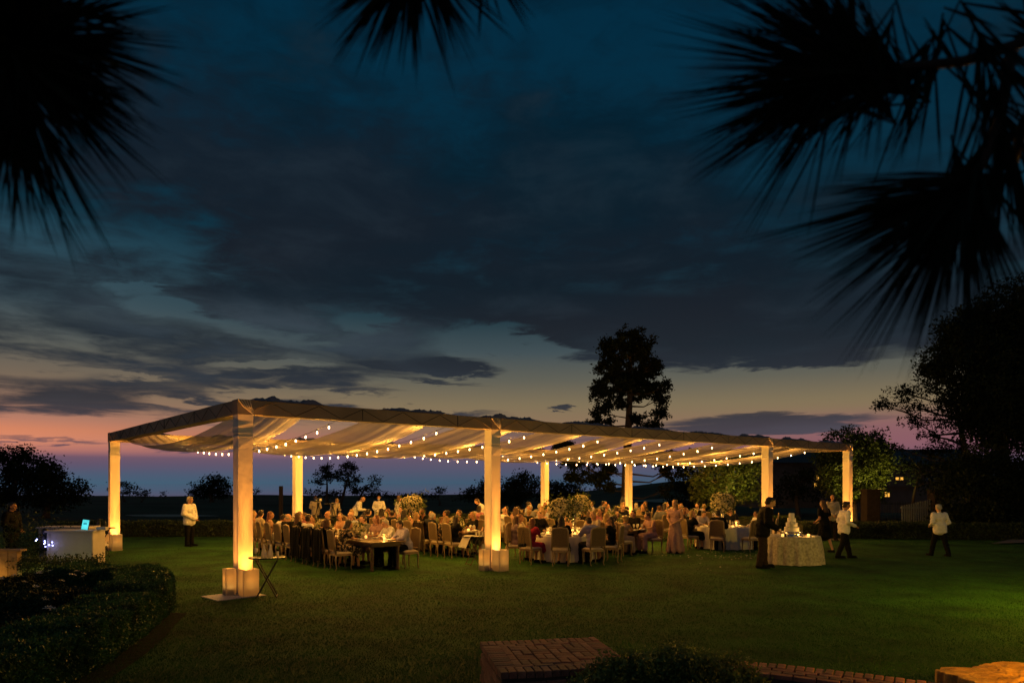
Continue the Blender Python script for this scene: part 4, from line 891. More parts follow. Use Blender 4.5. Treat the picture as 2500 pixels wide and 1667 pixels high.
bouquet(7.45, 25.4, .758, .42, 50, True, 'wide tall bouquet of pale roses on the round table by the cake')
for q in range(4): a = q*1.57+.3; votive(7.5+.5*math.cos(a), 25.3+.5*math.sin(a), .758, RT2, q % 2 == 0, ', %s one,' % ('right', 'far', 'left', 'near')[q])
for nm, s, v in (('round table behind standing woman', 17.6, 4.4), ('round table by middle back post', 17.4, 8.9), ('round table furthest right', 21.6, 4.4), ('deepest round table at back right', 21.6, 9.0)):
    x, y, _ = W(s, v); round_table(x, y, .9, nm); ring(x, y, 1.4, -100+random.uniform(0, 18), 9, nm)
    for q in range(4): a = q*1.57+.3; votive(x+.45*math.cos(a), y+.45*math.sin(a), .758, nm, q == 0, ', %s one,' % ('right', 'far', 'left', 'near')[q])
    bouquet(x, y, .758, .2, 16, False, 'low bowl of ivory flowers on the '+nm)
chair(10.55, 29.2, 1.2, 'lone cane back chair right of the front post beside the suited man'); guest(10.55, 29.2, 1.2, 'lone seat right of post beside suited man', ('bob', 'blond', 'dress', 'peach'), 'sitA')
# ---------------------------------------------------------------- people on their feet
def st(px_, Z, **k): return ((px_-1250)/F*Z, Z, 0)
person(st(462, 26), -pi/2-.2, 'stand', 'short', 'grey', 'jacket', 'white', 'black', 'waiter in white jacket and black trousers waiting alone on the left lawn', None, 1, 1.03, wide=1.1)
person(st(28, 20.3), -pi/2, 'stand', 'short', 'dark', 'jacket', 'black', 'black', 'man in dark suit standing at the left edge behind the bar', None, 1, 1.0, wide=1.1)
person(st(866, 33), -pi/2, 'serve', 'bald', 'grey', 'shirt', 'white', 'black', 'bald waiter in white bending to serve behind the left long table', None, 0, 1.02)
p = person(st(925, 33.5), pi, 'stand', 'short', 'dark', 'shirt', 'white', 'black', 'waitress in white shirt and face mask standing behind the diners', None, 1, .98)
mb = MB(); mb.ell((0, .073, -.045), (.052, .042, .04), 10, 8); o = mb.build('face_mask', cloth('white'), p, True); o.matrix_local = head_frame(POSES['stand']['head'], 0, -.1)
person(st(973, 31), -1.0, 'stand', 'bob', 'brown', 'shirt', 'white', 'black', 'woman in white floral blouse standing left of the tall silver vase', None, 0, 1.0, pw)
person(st(770, 35), .2, 'stand', 'short', 'brown', 'shirt', 'cream', 'black', 'person in cream shirt working behind the left video camera', None, 0, .95)
person(st(812, 34), -.4, 'serve', 'short', 'blond', 'shirt', 'cream', 'black', 'person in cream shirt stooping behind the right tripod', None, 0, .95)
person(st(1186, 30), pi/2, 'serve', 'short', 'brown', 'shirt', 'white', 'black', 'waiter in white shirt half hidden behind the middle front post', None, 0, 1.0)
person(st(1527, 43), pi, 'stand', 'short', 'dark', 'shirt', 'grey', 'black', 'dark haired man standing before the back post near the tall pine', None, 1, 1.0)
person(st(1648, 23.4), pi/2+.9, 'stand', 'long', 'blond', 'gown', 'dusty pink', 'black', 'woman with long blond hair standing in a floor length pink gown', None, 0, 1.0)
person(st(1860, 19.4), -pi/2-.1, 'man', 'short', 'dark', 'jacket', 'black', 'brown', 'tall man in black suit looking down beside the wedding cake table', None, 0, 1.12, wide=1.2)
person(st(2013, 23.6), .5, 'walk', 'long', 'brown', 'dress', 'black', 'black', 'woman in short black dress seen from behind right of the cake', None, 0, .99)
person(st(2032, 28.5), pi, 'stand', 'bald', 'brown', 'shirt', 'cream', 'brown', 'man in cream shirt facing the camera by the right end post', None, 1, 1.05)
person(st(2060, 21.8), -pi/2, 'walk', 'short', 'dark', 'shirt', 'white', 'black', 'man in white shirt walking right past the wedding cake table', None, 1, .99, wide=1.12)
person(st(2295, 22.4), .12, 'walk', 'short', 'grey', 'shirt', 'white', 'black', 'grey haired man in white shirt walking away on the right lawn', None, 0, .93, wide=1.1)
for i, px_ in enumerate((1716, 1748)): person(st(px_, 43), pi+.4*i, 'stand', 'short', 'dark', 'jacket', 'navy', 'black', 'dim figure in navy standing under the spreading floodlit tree, %s one' % ('left', 'right')[i], None, 1, .98)
# ---------------------------------------------------------------- cake table
ck = round_table(8.0, 20.45, .74, 'cake table', .79, label='ivory crinkled cloth draped to the grass over the wedding cake table')
ck.data.materials.clear(); ck.data.materials.append(mat('crinkled_cloth', (.42, .38, .30), .7, .4, 14, .9, 24))
cs = MB().lathe((0, 0, 0), [(.30, 0), (.30, .02), (.26, .03), (.26, .10), (.30, .115), (.30, .13)], 24).build('cake_stand', m_silver, None, True, (7.92, 20.3, .795)); tag(cs, 'round silver stand carrying the wedding cake', 'cake stand')
ckr = empty('wedding_cake', (7.92, 20.3, .927), .3, 'four tier white wedding cake on the silver stand', 'cake'); z = 0
m_ice = mat('white_icing', (.66, .62, .56), .5, .05, 12, .3, 30)
for w_, h_ in ((.40, .125), (.31, .125), (.225, .125), (.15, .14)):
    MB().lathe((0, 0, z), [(w_/2, 0), (w_/2+.004, .01), (w_/2, .02), (w_/2, h_-.01), (w_/2-.01, h_)], 4 if False else 28).build('cake_tier', m_ice, ckr, True); z += h_
for i in range(9):
    inst('sugar_flower', bl2, m_wfl, ckr, (-.2+.02*i, -.12-.01*(i % 3), .10+.045*(i % 5)), (1.2, .3*i, i), (.45,)*3)
for i, (x, y) in enumerate(((7.55, 20.0), (7.66, 20.15), (8.25, 19.95))): votive(x, y, .797, 'cake table', i == 2, (', leftmost,', ', middle,', ', rightmost,')[i])
pt = MB().cyl((0, 0, 0), .035, .09, 12).build('dark_pot', m_black, None, True, (7.62, 19.98, .797)); tag(pt, 'small black jar on the left of the cake table', 'jar')
for i, (x, y) in enumerate(((8.42, 20.25), (8.5, 20.05))): tag(inst('plate', plate_m, None, None, (x, y, .797)), 'white plate lying right of the cake, %s one' % ('back', 'front')[i], 'plate')
# petals on the grass
V = []
for (px0, px1, y0, y1, n) in ((1700, 1870, 1348, 1368, 90), (1600, 1720, 1350, 1362, 16), (1840, 1870, 1372, 1385, 6), (1080, 1120, 1415, 1425, 2), (1690, 1800, 1372, 1395, 6)):
    for _ in range(n):
        X, Y, _z = GP(random.uniform(px0, px1), random.uniform(y0, y1)); a = random.random()*6; r = random.uniform(.012, .03); zz = random.uniform(.02, .045)
        c = np.array([X, Y, zz]); d = np.array([math.cos(a)*r, math.sin(a)*r, .01]); e = np.array([-math.sin(a)*r, math.cos(a)*r, .0])
        V += [[c-d, c+e, c+d], [c-d, c+d, c-e]]
tag(tri_obj('flower_petals', np.array(V), m_wfl), 'white flower petals scattered on the grass left of the suited man', 'petals', kind='stuff')
# ---------------------------------------------------------------- folding tray stands
m_tray = mat('dark_tray', (.03, .022, .016), .35, .2, 5)
def tray_stand(x, y, rz, label, h=.78, oval=False, m=None):
    t = empty('tray_stand', (x, y, 0), rz, label, 'tray stand'); m = m or m_black
    for sy in (-.17, .17):
        MB().tube([(-.20, sy, 0), (.20, sy, h-.03)], .014, 6).build('leg', m, t); MB().tube([(.20, sy*.86, 0), (-.20, sy*.86, h-.03)], .014, 6).build('leg', m, t)
    for a, z, sy in ((-.19, .03, .17), (.19, .03, .146), (.20, h-.03, .17), (-.20, h-.03, .146)): MB().tube([(a, -sy, z), (a, sy, z)], .011, 6).build('crossbar', m, t)
    return t
def tray(x, y, z, rz, label, rx=.34, ry=.26):
    mb = MB(); n = 28; vs = []
    for r_, zz in ((.0, .0), (.94, .0), (1.0, .022), (.98, .026), (.92, .008), (0, .008)):
        for k in range(n): a = 2*pi*k/n; vs.append((rx*r_*math.copysign(abs(math.cos(a))**.75, math.cos(a)), ry*r_*math.copysign(abs(math.sin(a))**.75, math.sin(a)), zz))
    mb.add(vs, [(i*n+k, i*n+(k+1) % n, (i+1)*n+(k+1) % n, (i+1)*n+k) for i in range(5) for k in range(n)])
    return tag(mb.build('serving_tray', m_tray, None, True, (x, y, z), (0, 0, rz)), label, 'tray')
sx_, sy_ = GP(652, 1457)[:2]
tray_stand(sx_, sy_, .25, 'black folding tray stand on the grass beside the near corner post'); tray(sx_, sy_, .782, .25, 'oval dark tray on the stand beside the near corner post', .36, .27)
caraf = MB().lathe((0, 0, 0), [(.055, 0), (.058, .02), (.05, .12), (.022, .20), (.02, .25), (.026, .27), (.022, .27), (.016, .2), (.044, .12), (.05, .025), (.004, .02)], 14).mesh('carafe', m_glass, True)
water = MB().cyl((0, 0, 0), .027, .13, 12).mesh('water_glass', m_glass, True)
for i, (a, b, me, nm, ca) in enumerate(((-.22, .0, glass_m, 'wine goblet at the left of the tray by the near post', 'glass'), (-.08, .06, caraf, 'left clear carafe on the tray by the near post', 'carafe'), (.06, .02, caraf, 'right clear carafe on the tray by the near post', 'carafe'), (.0, -.1, water, 'short tumbler in front of the carafes on the near tray', 'glass'), (.2, .05, water, 'tumbler at the right of the near tray', 'glass'))):
    tag(inst(me.name.split('.')[0], me, None, None, (sx_+a, sy_+b, .79)), nm, ca)
X2, Y2 = GP(1158, 1378)[:2]
tray_stand(X2, Y2, .5, 'wooden folding tray stand left of the middle front post', .78, m=mat('stand_wood', (.10, .06, .035), .5, .3, 8)); tray(X2, Y2, .782, .5, 'tray with white napkins left of the middle front post')
mb = MB(); vs = []
for i in range(9):
    for j in range(9): a = i/8-.5; b = j/8; vs.append((-.38+.42*b-(.0), a*.5, .815-max(0, .35-b)*.9+.012*math.sin(a*17+b*9)))
mb.add(vs, [(i*9+j, i*9+j+1, i*9+10+j, i*9+9+j) for i in range(8) for j in range(8)]); tag(mb.build('napkin_cloth', m_linen, None, True, (X2, Y2, 0), (0, 0, .5)), 'crumpled white cloth hanging off the tray left of the middle post', 'cloth')
mb = MB(); mb.caps((0, 0, .25), (.02, 0, .55), .05, .035); mb.caps((0, .03, .22), (-.02, .02, .42), .04, .03); tag(mb.build('hanging_napkin', m_linen, None, True, (X2+.22, Y2-.05, 0)), 'white napkin hanging from the legs of the wooden tray stand', 'cloth')
for i in range(4): tag(inst('water_glass', water, None, None, (X2+.05+.09*i, Y2+.02*(i % 2), .79)), 'clear tumbler on the tray left of the middle post', 'glass', 'tumblers on the middle tray')
X3, Y3 = GP(247, 1352)[:2]
tray_stand(X3, Y3, .3, 'slim black tray stand holding wine bottles by the left end post', .82); tray(X3, Y3, .822, .3, 'dark tray of wine bottles by the left end post', .42, .28)
m_bot = mat('dark_bottle_glass', (.02, .025, .01), .12, .1, 5); bot = MB().lathe((0, 0, 0), [(.036, 0), (.038, .01), (.038, .18), (.015, .235), (.014, .30), (.015, .30)], 12).mesh('wine_bottle', m_bot, True)
for i, (a, b) in enumerate(((-.12, .05), (-.05, -.02), (.12, .02))): tag(inst('wine_bottle', bot, None, None, (X3+a, Y3+b, .83)), '%s dark wine bottle on the tray by the left end post' % ('left', 'middle', 'right')[i], 'bottle')
# ---------------------------------------------------------------- bar on the left
m_bar = mat('white_bar_panel', (.50, .46, .46), .6, .1, 2.5, .15, 10)
bx, by = (172-1250)/F*17.2, 17.2
bar = empty('bar_counter', (bx, by, 0), .08, 'white portable bar counter left of the left end post', 'bar')
MB().box((0, 0, .56), (1.02, .04, 1.10)).build('front_panel', m_bar, bar)
for sx in (-.51, .51): MB().box((sx, .28, .56), (.035, .60, 1.10)).build('side_panel', m_bar, bar)
MB().box((0, .28, 1.135), (1.12, .68, .04)).build('counter_top', m_bar, bar)
for sx in (-.495, .495): MB().box((sx, -.028, .56), (.045, .02, 1.10)).build('frame_strip', m_bar, bar)
MB().box((0, -.028, 1.085), (.90, .02, .045)).build('frame_strip', m_bar, bar)
bb = empty('back_bar', (bx-.85, by+1.3, 0), .08, 'longer white counter standing behind the portable bar', 'bar')
MB().box((0, 0, .58), (1.2, .5, 1.12)).build('cabinet', m_bar, bb); MB().box((0, 0, 1.16), (1.3, .6, .035)).build('counter_top', m_bar, bb)
tb = empty('tablet', (bx+.27, by+.15, 1.157), .1, 'tablet with lit blue screen standing on the bar', 'tablet')
MB().box((0, 0, .13), (.165, .012, .25), Matrix.Rotation(-.15, 3, 'X') @ Matrix.Rotation(.12, 3, 'Y')).build('case', m_black, tb)
o = MB().box((0, -.0085, .13), (.15, .003, .235), Matrix.Rotation(-.15, 3, 'X') @ Matrix.Rotation(.12, 3, 'Y')).build('screen', mat('tablet_screen', (.1, .6, .6), .3, .1, 30, em=(.08, .58, .62), ems=1.0), tb)
MB().box((0, -.0125, .155), (.08, .002, .05), Matrix.Rotation(-.15, 3, 'X')).build('screen_text', mat('tablet_text', (.02, .25, .3), .4, .1, 9, em=(.02, .2, .24), ems=1.0), tb); lamp('screen_light', 'POINT', (0, -.12, .14), .4, (.3, .9, 1), tb, .08)
m_fairy = mat('cold_fairy_light', (.6, .6, 1), .3, .05, 5, em=(.35, .38, 1), ems=14)
for i in range(9):
    x, z = bx-.76+random.uniform(-.1, .5), .88+random.uniform(-.12, .12)
    tag(MB().ell((0, 0, 0), (.013, .013, .013), 8, 6).build('small_light', m_fairy, None, True, (x, by-.12+random.uniform(-.05, .05) - (0 if x < bx-.52 else .05), z)), 'tiny cold blue light point at the left end of the bar', 'light', 'tiny blue lights at the bar')
lamp('blue_light', 'POINT', (bx-.75, by-.3, .95), 1.2, (.45, .4, 1), None, .1)
mb = MB(); mb.caps((0, 0, .75), (0, 0, 1.0), .10, .07); mb.ell((0, 0, 1.12), (.07, .07, .09)); tag(mb.build('drinks_dispenser', m_black, None, True, (bx-.68, by+.1, .0)), 'dark drinks dispenser left of the bar', 'dispenser')
ip = MB().box((0, 0, 1.2), (.22, .14, .07)).build('napkin_box', m_bar, None, False, (bx+.60, by+.3, -.01)); tag(ip, 'small white box on the right end of the bar', 'box')
# garden wall in front of the bar, lit from below
gw = empty('garden_wall', (-12.2, 16.0, 0), 0, 'low stone clad garden wall glowing amber in the left foreground', 'wall')
m_stone = mat('wall_stone', (.30, .20, .11), .85, .3, 5, .6, 14)
for i in range(12): MB().box((-1.1+i*.205-.05, 0, .40+random.uniform(-.002, .004)), (.195, .16+random.uniform(-.008, .008), .76)).build('stone_panel', m_stone, gw)
MB().box((0, 0, .80), (2.6, .22, .045)).build('coping', m_stone, gw)
MB().box((.0, .01, .38), (2.4, .10, .72)).build('core', mat('mortar', (.1, .09, .08), .9, .2, 5), gw)
for i, (x, y) in enumerate(((-12.9, 15.6), (-12.2, 15.62), (-11.4, 15.62), (-9.9, 16.25), (-10.6, 16.25))):
    f = empty('garden_spotlight', (x, y, 0), 0, 'small ground light at the foot of %s' % ('the wall, leftmost', 'the wall, middle', 'the wall, rightmost', 'the bar, right one', 'the bar, left one')[i], 'spotlight')
    MB().cyl((0, 0, 0), .05, .10, 10).build('lamp_housing', m_black, f, True); lamp('spot_light', 'POINT', (0, -.02, .17), 5.5 if i < 3 else 3.0, (1, .50, .08) if i < 3 else (1, .85, .25), f, .04)
wl = empty('wall_lamp', (-11.45, 15.9, .55), 0, 'small lit lamp on the garden wall near the bar', 'lamp'); MB().box((0, 0, 0), (.05, .05, .12)).build('lamp_glass', mat('lamp_glow', (1, .7, .3), .4, .05, 5, em=(1, .6, .2), ems=2.2), wl); MB().box((0, 0, .075), (.07, .07, .02)).build('cap', m_black, wl)
C = [(random.uniform(-11.2, -9.2), random.uniform(15.9, 16.4), random.uniform(.35, .62)) for _ in range(500)]
gp = empty('leafy_plant', (0, 0, 0), 0, 'yellow lit leafy plants at the foot of the bar', 'plants'); tri_obj('foliage', leaves(C, .05, 6, .05), m_lit, gp, 'stuff')
C = [(random.gauss(-12.1, .5)*1.0, random.uniform(17.6, 18.4), abs(random.gauss(.6, .35))) for _ in range(600)]
gp = empty('leafy_plant', (0, 0, 0), 0, 'dim shrub between the suited man and the bar', 'plants'); tri_obj('foliage', leaves(C, .05, 6, .06), m_leafg, gp, 'stuff')
# ---------------------------------------------------------------- video tripods, post behind guests
def tripod(px_, py_, Z, label, cam_):
    X, Y, z = PT(px_, py_, Z); t = empty('video_tripod', (X, Y, 0), .3, label, 'tripod'); h = z-.12
    for k in range(3): a = k*2.094+.4; MB().tube([(0, 0, h), (.38*math.cos(a), .38*math.sin(a), 0)], .018, 6).build('leg', m_black, t)
    MB().cyl((0, 0, h-.1), .05, .16, 10).build('tripod_head', m_black, t, True)
    if cam_: 
        MB().box((0, 0, h+.16), (.34, .22, .16)).build('camera_body', m_black, t); MB().tube([(-.1, -.12, h+.16), (-.1, -.22, h+.16)], .06, 12).build('lens', m_silver, t, True)
        MB().box((.09, -.115, h+.17), (.10, .012, .10)).build('screen', m_china, t)
    else: MB().box((-.12, 0, h+.08), (.5, .06, .04)).build('slider_bar', m_black, t)
tripod(777, 1222, 31.5, 'black tripod with video camera left of the back diners', True); tripod(812, 1227, 31, 'black tripod with flat slider bar right of the video camera', False)
X, Y, z = PT(686, 1186, 38); pst = MB().box((0, 0, z/2), (.17, .17, z)).build('wooden_post', mat('dark_timber', (.02, .014, .012), .8, .2, 6), None, False, (X, Y, 0)); tag(pst, 'tall dark square timber post left of the back left post', 'post')
# camera hung on a chair back, bag on chair
kx, ky = 1.55+1.5*math.cos(R(-133)), 21.45+1.5*math.sin(R(-133)); ka = R(-133)
mb = MB(); mb.box((0, 0, .55), (.15, .1, .1)); mb.tube([(0, -.05, .55), (0, -.14, .55)], .04, 10); cmx = empty('hanging_camera', (kx+.33*math.cos(ka), ky+.33*math.sin(ka), 0), ka+pi/2, 'black camera hanging by its strap from a chair back at the front round table', 'camera')
mb.build('camera_body', m_black, cmx); MB().tube([(-.07, 0, .6), (-.03, .02, .85), (0, .03, 1.07), (.03, .02, .85), (.07, 0, .6)], .006, 5).build('strap', m_black, cmx)
# ---------------------------------------------------------------- brick seat pillar and curved wall
BR = [mat('red_brick', (.27, .11, .075), .9, .3, 12, .5, 40), mat('brown_brick', (.20, .10, .07), .9, .3, 12, .5, 40), mat('worn_brick', (.32, .15, .10), .9, .35, 12, .5, 40)]
m_mort = mat('dark_mortar', (.05, .045, .038), .95, .3, 10, .6, 30)
def brick_mesh(l, w, h):
    mb = MB(); b = .006; vs = []
    for z, i in ((-h/2, 0), (h/2-b, 0), (h/2, b)):
        for x, y in ((-1, -1), (1, -1), (1, 1), (-1, 1)): vs.append((x*(l/2-i), y*(w/2-i), z))
    mb.add(vs, [(3, 2, 1, 0), (8, 9, 10, 11)]+[(4*i+j, 4*i+(j+1) % 4, 4*i+4+(j+1) % 4, 4*i+4+j) for i in range(2) for j in range(4)]); return mb.mesh('brick', None)
bkm = {}
def brick(parent, c, l, w, h, rz=0.0, tilt=.008):
    k = (round(l, 3), round(w, 3), round(h, 3))
    if k not in bkm: bkm[k] = brick_mesh(l, w, h)
    return inst('brick', bkm[k], random.choice(BR), parent, (c[0], c[1], c[2]+random.uniform(-.004, .004)), (random.uniform(-tilt, tilt), random.uniform(-tilt, tilt), rz+random.uniform(-.012, .012)))
PZ = .45; A_ = Vector(PT(1160, 1561, 8.45)); 
pil = empty('brick_pillar', (.44, 7.80, 0), R(11), 'square brick pillar with patterned brick top at the bottom of the view', 'pillar')
S = 1.40; MB().box((0, 0, (PZ-.03)/2), (S-.05, S-.05, PZ-.035)).build('mortar_core', m_mort, pil)
n = 16; pitch = S/n
for k in range(n):                                     # border of brick ends
    x = -S/2+pitch*(k+.5)
    for sy in (-1, 1): brick(pil, (x, sy*(S/2-.1), PZ-.032), pitch-.012, .195, .066)
for k in range(n-4 if False else 12):
    y = -S/2+.21+(S-.42)/12*(k+.5)
    for sx in (-1, 1): brick(pil, (sx*(S/2-.1), y, PZ-.032), .195, (S-.42)/12-.012, .066)
for sg in (-1, 1):                                     # inner stretcher frame
    for k in range(5): brick(pil, (-.52+.21*k+.105, sg*.468, PZ-.032), .198, .085, .066)
    for k in range(4): brick(pil, (sg*.468, -.42+.21*k+.105, PZ-.032), .085, .198, .066)
k0 = 0
for i in range(4):
    for j in range(4):
        cx, cy = -.42+.21*i+.105, -.42+.21*j+.105
        for q in (-.052, .052):
            if (i+j) % 2: brick(pil, (cx, cy+q, PZ-.032), .195, .092, .066)
            else: brick(pil, (cx+q, cy, PZ-.032), .092, .195, .066)
for lv in range(4):                                    # side courses
    for k in range(7):
        x = -S/2+.105+.207*k+(.05 if lv % 2 else 0)
        if x > S/2-.1: continue
        for sg in (-1, 1): brick(pil, (x, sg*(S/2-.05), .04+.09*lv), .197, .095, .075); 
        for sg in (-1, 1): brick(pil, (sg*(S/2-.05), x, .04+.09*lv), .095, .197, .075)
wall = empty('brick_wall', (0, 0, 0), 0, 'low curved brick wall running right from the brick pillar', 'wall')
WZ = .44; pth = [(1.2, 7.42), (1.5, 7.42), (2.04, 7.38), (2.6, 7.17), (3.05, 6.93), (3.5, 6.68), (3.95, 6.42), (4.5, 6.05)]
pth = [Vector((x, y, 0)) for x, y in pth]; seg = []; 
for a, b in zip(pth, pth[1:]): seg.append((b-a).length)
tot_ = sum(seg)
def wat(d):
    i = 0
    while i < len(seg)-1 and d > seg[i]: d -= seg[i]; i += 1
    q0 = (pth[i+1]-pth[max(i-1, 0)]).normalized() if i else (pth[1]-pth[0]).normalized(); q1 = (pth[min(i+2, len(pth)-1)]-pth[i]).normalized()
    t = d/seg[i]; return pth[i].lerp(pth[i+1], t), q0.lerp(q1, t).normalized()
n = int(tot_/.085)
mb = MB(); vs = []
for i in range(41):
    p, q = wat(tot_*i/40); sd_ = Vector((-q.y, q.x, 0))
    for a, z in ((-1, 0), (-1, 1), (1, 1), (1, 0)): vs.append(p+sd_*a*.235+Vector((0, 0, z*(WZ-.035))))
mb.add(vs, [(i*4+j, i*4+j+1, i*4+5+j, i*4+4+j) for i in range(40) for j in range(3)]); mb.build('mortar_core', m_mort, wall)
for i in range(n):
    p, q = wat(tot_*(i+.5)/n); sd_ = Vector((-q.y, q.x, 0)); rz = math.atan2(q.y, q.x)
    c = p+sd_*.15; brick(wall, (c.x, c.y, WZ-.03), .074, .19, .065, rz)
for i in range(int(tot_/.205)):
    for q_, a in enumerate((.005, -.09, -.185)):
        p, q = wat(min(tot_-.01, tot_*(i+.5*(q_ % 2)+.2)/int(tot_/.205))); sd_ = Vector((-q.y, q.x, 0)); c = p+sd_*a; brick(wall, (c.x, c.y, WZ-.03), .195, .084, .065, math.atan2(q.y, q.x))
for lv in range(4):
    m_ = int(tot_/.21)
    for i in range(m_):
        p, q = wat(tot_*(i+(.5 if lv % 2 else .1))/m_); rz = math.atan2(q.y, q.x); sd_ = Vector((-q.y, q.x, 0))
        for sg in (-1, 1): c = p+sd_*sg*.205; brick(wall, (c.x, c.y, .04+.088*lv), .197, .085, .074, rz)
rk = MB().ell((0, 0, .0), (.22, .18, .2), 20, 14); o = rk.build('boulder', mat('blue_grey_rock', (.10, .2, .26), .8, .3, 5, .5, 16), None, True, (-.48, 6.9, .12))
for v in o.data.vertices: v.co *= 1+.18*mnoise.noise(v.co*5)
tag(o, 'rounded blue grey boulder left of the brick pillar', 'boulder')
# green bush in front of the wall, amber lit bush at the corner
def bush(label, c, r, n, leaf, m, up=1.0):
    t = empty('round_bush', (c[0], c[1], 0), 0, label, 'bush'); C = []
    for _ in range(n):
        d = rng.normal(0, 1, 3); d /= np.linalg.norm(d); d[2] = abs(d[2]); q = rng.random()**.25; k = 1+.16*mnoise.noise(Vector(d*3.1))
        C.append((d[0]*r[0]*q*k, d[1]*r[1]*q*k, .02+d[2]*r[2]*q*k))
    tri_obj('foliage', leaves(C, leaf, 5, leaf*.8, up), m, t, 'stuff')
    mb = MB()
    for k in range(8): a = k*.8; mb.tube([(0, 0, 0), (r[0]*.6*math.cos(a), r[1]*.6*math.sin(a), r[2]*.7)], .008, 5)
    mb.build('stems', m_bark, t); return t
bush('leafy green bush in front of the curved brick wall', (1.5, 6.80), (1.12, .38, .69), 9000, .034, mat('foreground_leaf', (.11, .17, .045), .5, .5, 3, spec=.3, trans=.2), 1.3)
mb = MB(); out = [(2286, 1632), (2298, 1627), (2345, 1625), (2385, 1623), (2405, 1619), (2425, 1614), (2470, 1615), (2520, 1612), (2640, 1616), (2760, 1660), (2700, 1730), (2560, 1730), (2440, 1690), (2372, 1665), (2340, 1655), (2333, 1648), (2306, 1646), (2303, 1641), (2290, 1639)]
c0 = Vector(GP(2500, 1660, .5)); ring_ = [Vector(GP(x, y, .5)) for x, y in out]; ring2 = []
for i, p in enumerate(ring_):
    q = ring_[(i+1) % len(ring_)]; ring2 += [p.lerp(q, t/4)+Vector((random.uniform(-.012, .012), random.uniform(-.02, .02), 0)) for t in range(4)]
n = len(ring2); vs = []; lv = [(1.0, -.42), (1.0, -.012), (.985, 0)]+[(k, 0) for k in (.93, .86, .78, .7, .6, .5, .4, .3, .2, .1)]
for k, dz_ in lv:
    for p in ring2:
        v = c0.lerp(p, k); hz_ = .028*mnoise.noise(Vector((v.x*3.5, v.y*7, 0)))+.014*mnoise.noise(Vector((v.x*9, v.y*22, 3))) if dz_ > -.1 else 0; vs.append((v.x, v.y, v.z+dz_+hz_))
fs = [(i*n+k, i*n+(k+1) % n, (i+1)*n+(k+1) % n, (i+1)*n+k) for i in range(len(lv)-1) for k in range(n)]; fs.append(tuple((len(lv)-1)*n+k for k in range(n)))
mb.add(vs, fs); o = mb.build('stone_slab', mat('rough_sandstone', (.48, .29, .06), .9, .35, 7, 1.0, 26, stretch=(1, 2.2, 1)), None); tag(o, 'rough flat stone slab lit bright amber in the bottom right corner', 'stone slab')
gl = empty('garden_lamp', (5.6, 6.0, 0), 0, 'garden path lamp beside the amber lit stone slab', 'lamp')
MB().cyl((0, 0, 0), .03, 1.0, 10).build('pole', m_black, gl, True); MB().lathe((0, 0, 1.0), [(.13, 0), (.14, .02), (.03, .10), (.02, .12)], 14).build('lamp_shade', m_black, gl, True)
lamp('path_light', 'POINT', (0, 0, .93), 620, (1, .36, .01), gl, .05)
g2 = empty('garden_floodlight', (11.0, 12.3, 0), 0, 'garden floodlight on a short pole beside the right lawn', 'floodlight')
MB().cyl((0, 0, 0), .03, 2.2, 10).build('pole', m_black, g2, True); MB().box((0, 0, 2.28), (.22, .12, .16)).build('lamp_housing', m_black, g2)
lamp('flood_light', 'POINT', (-.2, 0, 2.1), 620, (1, .60, .03), g2, .08)
# ---------------------------------------------------------------- right background: pillars, gate, house, carts
hp = lambda x, y, Z: PT(x, y, Z)
for i, (px_, Z) in enumerate(((2125, 34), (2290, 33))):
    X = (px_-1250)/F*Z; t = empty('gate_pillar', (X, Z, 0), 0, 'brick gate pillar %s of the white garden gate' % ('well left', 'just right')[i], 'pillar')
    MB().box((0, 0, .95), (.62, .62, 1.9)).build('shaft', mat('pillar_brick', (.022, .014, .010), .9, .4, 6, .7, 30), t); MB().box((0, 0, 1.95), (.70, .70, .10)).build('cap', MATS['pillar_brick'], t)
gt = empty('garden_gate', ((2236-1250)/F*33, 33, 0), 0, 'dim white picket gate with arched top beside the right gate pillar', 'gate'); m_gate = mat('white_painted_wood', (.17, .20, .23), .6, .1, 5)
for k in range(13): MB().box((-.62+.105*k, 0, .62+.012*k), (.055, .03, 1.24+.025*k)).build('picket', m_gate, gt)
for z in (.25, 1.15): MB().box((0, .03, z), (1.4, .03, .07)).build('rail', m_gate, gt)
fn = empty('iron_fence', ((2200-1250)/F*34, 34.2, 0), 0, 'thin black iron railing between the two gate pillars', 'fence')
for k in range(22): MB().tube([(-1.3+.125*k, 0, 0), (-1.3+.125*k, 0, 1.4)], .012, 5).build('bar', m_black, fn)
for z in (.2, 1.3): MB().box((0, 0, z), (2.8, .03, .035)).build('rail', m_black, fn)
hs = empty('house', ((2240-1250)/F*55, 58, 0), -.1, 'dark two storey house with low roof and lit windows behind the garden', 'house')
m_hw = mat('house_wall', (.10, .09, .085), .9, .2, 1.5); m_rf = mat('shingle_roof', (.05, .06, .07), .8, .4, 12, .6, 20); m_win = mat('lit_window', (1, .6, .2), .4, .15, 2, em=(1, .46, .06), ems=1.1)
MB().box((0, 0, 1.9), (10, 6, 3.8)).build('wall', m_hw, hs)
mb = MB(); mb.add([(-5.6, -3.6, 3.7), (5.6, -3.6, 3.7), (5.6, 3.6, 3.7), (-5.6, 3.6, 3.7), (-5.2, 0, 5.0), (5.2, 0, 5.0)], [(0, 1, 5, 4), (2, 3, 4, 5), (1, 2, 5), (3, 0, 4), (3, 2, 1, 0)]); mb.build('roof', m_rf, hs)
